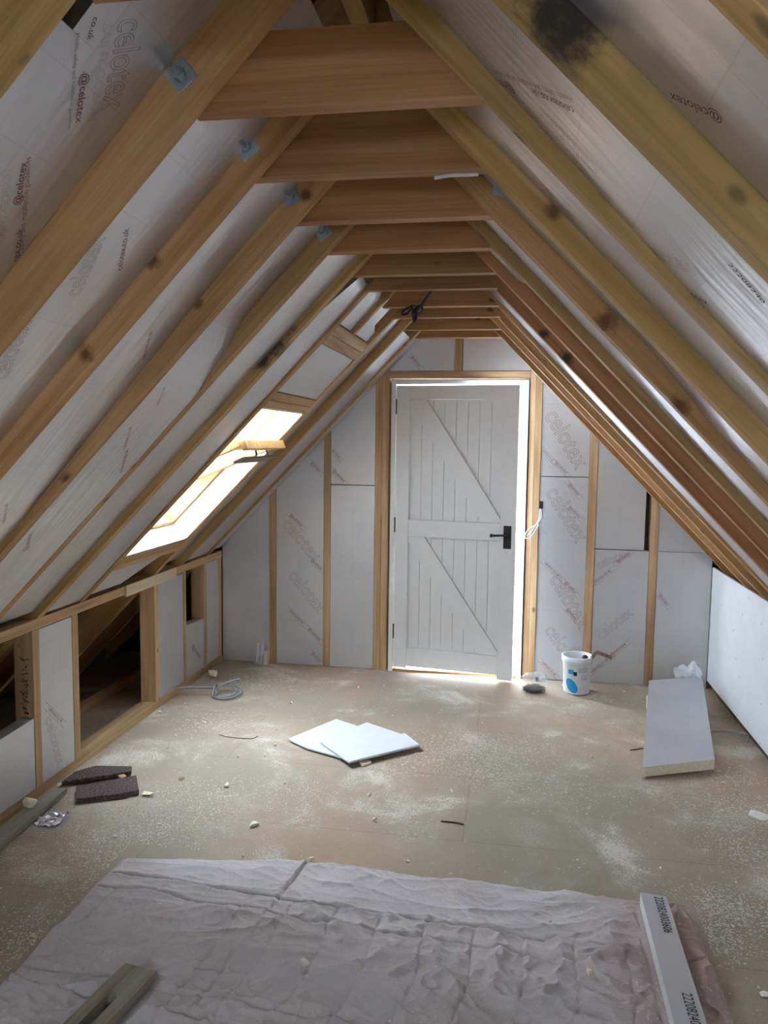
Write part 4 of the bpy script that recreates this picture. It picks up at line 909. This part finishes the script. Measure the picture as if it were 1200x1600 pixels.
for k in range(420):
    a, r_ = rr.uniform(0, 6.28), math.sqrt(rr.random()); c = bc + V((math.cos(a) * r_ * 0.068, math.sin(a) * r_ * 0.046, 0.008 + rr.random() * 0.052 * (1 - 0.6 * r_)))
    d = V((rr.uniform(-1, 1), rr.uniform(-1, 1), rr.uniform(-0.6, 0.6))).normalized() * 0.010; g.tube([c - d, c + d], [0.0022, 0.0012], 5)
o = g.build('screws', plain('black_phosphate_screws', (0.05, 0.05, 0.055), 0.35, metal=0.7), I(bc), bag, world=True); o['kind'] = 'stuff'
G().add([bc + V(q) for q in ((0.005, -0.050, 0.085), (0.050, -0.044, 0.082), (0.050, -0.036, 0.110), (0.005, -0.040, 0.113))], [(0, 1, 2, 3)]).build('paper_label', M_TUB, I(bc), bag, world=True)
G().add([bc + V(q) for q in ((0.007, -0.0515, 0.090), (0.022, -0.0505, 0.088), (0.022, -0.044, 0.108), (0.007, -0.044, 0.110))], [(0, 1, 2, 3)]).build('blue_mark', plain('navy_label', (0.03, 0.06, 0.25), 0.5), I(bc), bag, world=True)

# ---------------------------------------------------------------- cables
def smoothpts(pts, n=8):
    pts = [V(p) for p in pts]; out = []
    for i in range(len(pts) - 1):
        p0, p1, p2, p3 = pts[max(i - 1, 0)], pts[i], pts[i + 1], pts[min(i + 2, len(pts) - 1)]
        for k in range(n):
            t = k / n; out.append(0.5 * ((2 * p1) + (-p0 + p2) * t + (2 * p0 - 5 * p1 + 4 * p2 - p3) * t * t + (-p0 + 3 * p1 - 3 * p2 + p3) * t ** 3))
    out.append(pts[-1]); return out
def cable(name, runs, r_, mat, label, cat='cable', parent_loc=None):
    g = G()
    for pts in runs: g.tube(smoothpts(pts), r_, 8)
    c = runs[0][0]; return tag(g.build(name, mat, I(c), None, world=True, smooth=True), label, cat)
q = lambda x, y, Y: we(x, y, Y)
cable('hanging_cable', [[q(680, 436, 3.60), q(676, 452, 3.58), q(668, 462, 3.56), q(660, 474, 3.55), q(652, 485, 3.54), q(648, 500, 3.54), q(645, 505, 3.53)],
                        [q(674, 455, 3.60), q(664, 470, 3.57), q(656, 480, 3.56), q(645, 478, 3.56), q(632, 484, 3.55), q(628, 491, 3.55), q(636, 490, 3.54), q(644, 481, 3.54), q(650, 490, 3.54), q(657, 489, 3.55), q(660, 482, 3.56), q(654, 478, 3.56), q(646, 488, 3.53), q(646, 502, 3.53)],
                        [q(643, 477, 3.53), q(645, 490, 3.52), q(647, 503, 3.52), q(651, 497, 3.52), q(650, 484, 3.52)]],
      0.0055, M_DARKCAB, 'dark cable knotted in a bundle, hanging from the collar ties')
fz = lambda x, y, z: fl(x, y, z)
cc = V((0.30, 4.46, 0))
def ring(cx, cy, rx, ry, a0, a1, z0, z1, n=10): return [cc + V((cx + rx * math.cos(a0 + (a1 - a0) * k / n), cy + ry * math.sin(a0 + (a1 - a0) * k / n), z0 + (z1 - z0) * k / n)) for k in range(n + 1)]
cable('coiled_cable', [[V((0.012, 4.36, 0.062)), V((0.09, 4.41, 0.06)), cc + V((-0.08, -0.01, 0.055))] + ring(0.0, 0.0, 0.075, 0.075, math.pi, -2.6, 0.05, 0.012),
                       [V((0.012, 4.40, 0.055)), V((0.10, 4.43, 0.05)), cc + V((-0.06, 0.0, 0.045))] + ring(0.015, 0.01, 0.085, 0.09, math.pi * 0.9, -2.4, 0.045, 0.008),
                       [cc + V((-0.06, -0.05, 0.008)), cc + V((-0.065, 0.0, 0.07)), cc + V((-0.055, 0.03, 0.04)), cc + V((-0.05, -0.03, 0.008))],
                       [cc + V((-0.05, 0.0, 0.05)), cc + V((0.0, 0.06, 0.07)), cc + V((0.06, 0.10, 0.085))]], 0.0055, M_GREYCAB, 'grey cable coiled on the floor beside the low left wall')
cable('stripped_wires', [[q(845, 795, D + 0.0), q(846, 806, D - 0.03), q(840, 818, D - 0.035), q(828, 826, D - 0.03), q(821, 835, D - 0.03), q(822, 841, D - 0.03), q(830, 838, D - 0.03), q(838, 826, D - 0.035), q(842, 818, D - 0.035)],
                         [q(846, 797, D), q(848, 808, D - 0.03), q(841, 817, D - 0.04), q(846, 827, D - 0.035), q(855, 836, D - 0.02)],
                         [q(843, 797, D), q(843, 808, D - 0.03), q(838, 820, D - 0.035), q(828, 834, D - 0.03), q(823, 837, D - 0.03)]], 0.0038, M_PALECAB, 'pale grey wires looped and tied beside the right-hand door stud')
p = we(844, 790); wbox('socket_box', p.x - 0.014, p.x + 0.018, D + 0.001, D + 0.0055, 1.143, 1.192, M_BLACK, 'x', label='black back box hole in the foil above the looped wires', cat='socket box')
cable('wall_cable', [[fl(1113, 1143, 0.02), fl(1135, 1143, 0.03), fl(1155, 1145, 0.04), fl(1166, 1147, 0.05), fl(1169, 1150, 0.04), fl(1168, 1159, 0.015), fl(1160, 1155, 0.008), fl(1152, 1148, 0.008)]], 0.005, M_GREYCAB, 'grey cable coming out of the foot of the white right wall')
cable('thin_wire', [[fl(343, 1148, 0.003), fl(360, 1152, 0.003), fl(392, 1154, 0.003), fl(403, 1150, 0.01)]], 0.002, M_DARKW, 'thin brown wire on the floor left of the white sheets', cat='wire')
cable('twig', [[fl(689, 1283, 0.004), fl(710, 1285, 0.004), fl(724, 1288, 0.004)]], 0.0035, M_DARKW, 'thin dark splinter on the bare floor right of centre', cat='splinter')
cable('twig', [[fl(985, 1172, 0.003), fl(1004, 1169, 0.003)]], 0.003, M_DARKW, 'dark splinter at the left edge of the leaning board', cat='splinter')
cable('paper_strip', [[V((1.80, 1.955, 2.208)), V((1.84, 1.95, 2.211)), V((1.88, 1.952, 2.2115)), V((1.905, 1.955, 2.213))]], 0.0045, M_TUB, 'white paper strip stuck under the right end of the second collar tie', cat='paper strip')

# ---------------------------------------------------------------- crumbs and dust
def chunk(p, r_, seed, name, mat, squash=0.6):
    rr = random.Random(seed); import bmesh
    bm = bmesh.new()
    for k in range(14):
        v = V((rr.gauss(0, 1), rr.gauss(0, 1), rr.gauss(0, 1))).normalized(); bm.verts.new((v.x * r_ * rr.uniform(0.7, 1.3), v.y * r_ * 0.7, v.z * r_ * squash))
    res = bmesh.ops.convex_hull(bm, input=bm.verts); 
    for v in [v for v in bm.verts if not v.link_faces]: bm.verts.remove(v)
    lo = min(v.co.z for v in bm.verts)
    for v in bm.verts: v.co.z -= lo
    me = bpy.data.meshes.new(name); bm.to_mesh(me); bm.free(); me.materials.append(mat)
    o = bpy.data.objects.new(name, me); C.objects.link(o); place(o, Matrix.Translation(V(p)) @ Matrix.Rotation(rr.uniform(0, 6), 4, 'Z')); return o
special = [((137, 1255), 0.034, 0.026, 'large cream foam lump resting on the weathered grey board', 0.9) if False else ((46, 1262), 0.034, 0.031, 'large cream foam lump resting on the weathered grey board', 0.9),
           ((332, 1057), 0.05, 0.0, 'cream foam offcut against the sole plate beside the grey coiled cable', 0.45),
           ((484, 1348), 0.017, 0.0, 'cream foam crumb at the far edge of the dust sheet', 0.8),
           ((475, 1510), 0.020, 0.022, 'white foam chunk in the middle of the dust sheet', 0.6),
           ((397, 1290), 0.026, 0.0, 'flat white foam flake on the floor in front of the white sheets', 0.3),
           ((922, 1522), 0.018, 0.024, 'triangular cream foam flake on the dust sheet, left of the foam strip', 0.4),
           ((283, 1219), 0.015, 0.0, 'foam crumb right of the dark slabs', 0.8),
           ((354, 1229), 0.020, 0.0, 'foam crumb between the dark slabs and the white sheets', 0.5),
           ((230, 1243), 0.030, 0.0, 'broken foam flakes beside the front dark slab', 0.3),
           ((250, 1114), 0.015, 0.0, 'white foam crumb in front of the large dark opening', 0.5),
           ((92, 1230), 0.015, 0.0, 'pale foam corner at the upper end of the weathered board', 0.8),
           ((1187, 1278), 0.050, 0.0, 'torn white foam flake at the right edge of the photo', 0.25),
           ((1195, 1555), 0.020, 0.0, 'white foam flake at the lower right edge of the photo', 0.25),
           ((706, 1239), 0.013, 0.0, 'round foam crumb on the bare floor right of the white sheets', 0.8),
           ((577, 1244), 0.013, 0.0, 'foam crumb on the bare floor in front of the white sheets', 0.6),
           ((1148, 1070), 0.02, 0.0, 'bent foam sliver at the foot of the white right wall', 0.9)]
for i, (px, r_, z_, lb_, sq) in enumerate(special):
    p = fl(px[0], px[1], z_); tag(chunk((p.x, p.y, z_ + 0.0006), r_, 50 + i, 'foam_chunk', M_FOAMW if 'white' in lb_ else M_FOAM, sq), lb_, 'foam piece')
rr = random.Random(12)
def where(p):
    if p.y > 4.75: return 'close to the end wall'
    if p.x > 2.75: return 'along the white right wall'
    if p.x < 0.55: return 'beside the dark slabs and low left wall' if p.y < 3.7 else 'near the grey coiled cable'
    if p.y < 3.2: return 'between the dust sheet and the white sheets'
    return 'left of the white sheets' if p.x < 1.0 else ('right of the white sheets' if p.x > 1.5 else 'just beyond the white sheets')
spots = [(320, 1130), (275, 1150), (352, 1150), (372, 1183), (414, 1182), (430, 1165), (432, 1141), (289, 1100), (360, 1061), (262, 1170), (302, 1225), (637, 1347), (614, 1365), (677, 1376), (585, 1283), (683, 1233), (532, 1326), (380, 1338), (950, 1165), (905, 1140), (870, 1150), (925, 1185), (948, 1196), (880, 1072), (985, 1070), (958, 1072), (975, 1082), (1140, 1200), (1158, 1198), (1130, 1225), (1150, 1380), (1032, 1358), (1010, 1300), (1145, 1450), (1185, 1545), (830, 1092), (780, 1120), (760, 1160), (690, 1110), (350, 1095), (445, 1225), (560, 1075), (600, 1072), (500, 1090), (455, 1100), (350, 1310), (250, 1290), (305, 1320), (150, 1280), (180, 1310)]
for i, (x, y) in enumerate(spots):
    p = fl(x, y); tag(chunk((p.x, p.y, 0.0006), rr.uniform(0.005, 0.011), 200 + i, 'foam_crumb', M_FOAMW, rr.uniform(0.4, 0.9)), 'small pale foam crumb on the chipboard floor, ' + where(p), 'foam crumb', 'small foam crumbs on the bare floor')
spots2 = [(290, 1507), (660, 1398), (560, 1345), (380, 1300), (330, 1425), (543, 1408), (700, 1440), (610, 1596), (535, 1596), (680, 1590), (480, 1525), (860, 1440), (420, 1575), (780, 1500)]
for i, (x, y) in enumerate(spots2):
    p = fl(x, y, 0.022)
    if p.y > 2.60: continue
    tag(chunk((p.x, p.y, 0.020), rr.uniform(0.004, 0.008), 300 + i, 'foam_crumb', M_FOAMW, 0.6), 'small pale foam crumb lying on the dust sheet', 'foam crumb', 'small foam crumbs on the dust sheet')
def dust():
    rr = random.Random(99); vs = []; fs = []
    blobs = [((250, 1280), 0.22, 1500), ((150, 1320), 0.20, 1600), ((230, 1380), 0.16, 900), ((340, 1250), 0.14, 600), ((470, 1240), 0.13, 500), ((640, 1190), 0.10, 400), ((730, 1170), 0.14, 900), ((770, 1210), 0.12, 500),
             ((830, 1170), 0.16, 600), ((1150, 1270), 0.13, 900), ((1170, 1330), 0.12, 700), ((1130, 1420), 0.09, 900), ((1120, 1210), 0.10, 500), ((1110, 1470), 0.07, 500), ((330, 1130), 0.12, 300), ((900, 1230), 0.2, 400), ((60, 1470), 0.12, 700), ((90, 1500), 0.1, 400), ((390, 1065), 0.2, 300), ((950, 1110), 0.2, 350)]
    pts = []
    for (px, s_, n) in blobs:
        c = fl(*px)
        for _ in range(int(n * 1.6)): pts.append((rr.gauss(c.x, s_), rr.gauss(c.y, s_ * 0.8)))
    for _ in range(2500): pts.append((rr.uniform(0.02, W - 0.02), rr.uniform(2.0, 5.15)))
    for x, y in pts:
        if not (0.012 < x < W - 0.012 and 1.4 < y < D - 0.01): continue
        if 0.58 < x < 2.66 and y < 2.72: continue
        if math.hypot(x - 2.44, y - 4.99) < 0.12 or math.hypot(x - 2.175, y - 4.93) < 0.11 or (x > 2.6 and x < 3.2 and 4.6 < y < 4.8): continue
        s_ = rr.uniform(0.0018, 0.0050) * (1.7 if rr.random() < 0.08 else 1); a = rr.uniform(0, 6.28); n = len(vs)
        for k in range(3): th = a + k * 2.09 + rr.uniform(-0.4, 0.4); vs.append(V((x + s_ * math.cos(th), y + s_ * math.sin(th), 0.0008)))
        vs.append(V((x, y, 0.0012 + s_ * rr.uniform(0.12, 0.4)))); fs += [(n, n + 1, n + 3), (n + 1, n + 2, n + 3), (n + 2, n, n + 3)]
    o = G().add(vs, fs).build('foam_dust', M_DUST, I(), None, fix=False); tag(o, 'pale foam dust and shavings strewn in drifts over the floor', 'dust', kind='stuff')
dust()
# faint stamped marks on the chipboard
put_text('CE', fl(812, 1366), fl(828, 1370), (0, 0, 1), M_DIMPLE, fo, lift=0.0006, hscale=0.8)
rr = random.Random(4); g = G()
for k in range(120):
    x = 705 + k * 2.0; y = 1352 + k * 0.26 + rr.choice((0, 3.5, 7)); p = fl(x + rr.uniform(-1, 1), y, 0.0006); s_ = rr.uniform(0.001, 0.0028)
    g.add([p + V((-s_, -0.0012, 0)), p + V((s_, -0.0012, 0)), p + V((s_, 0.0012, 0)), p + V((-s_, 0.0012, 0))], [(0, 1, 2, 3)])
g.build('stamped_mark', M_DIMPLE, I(), fo, fix=False)
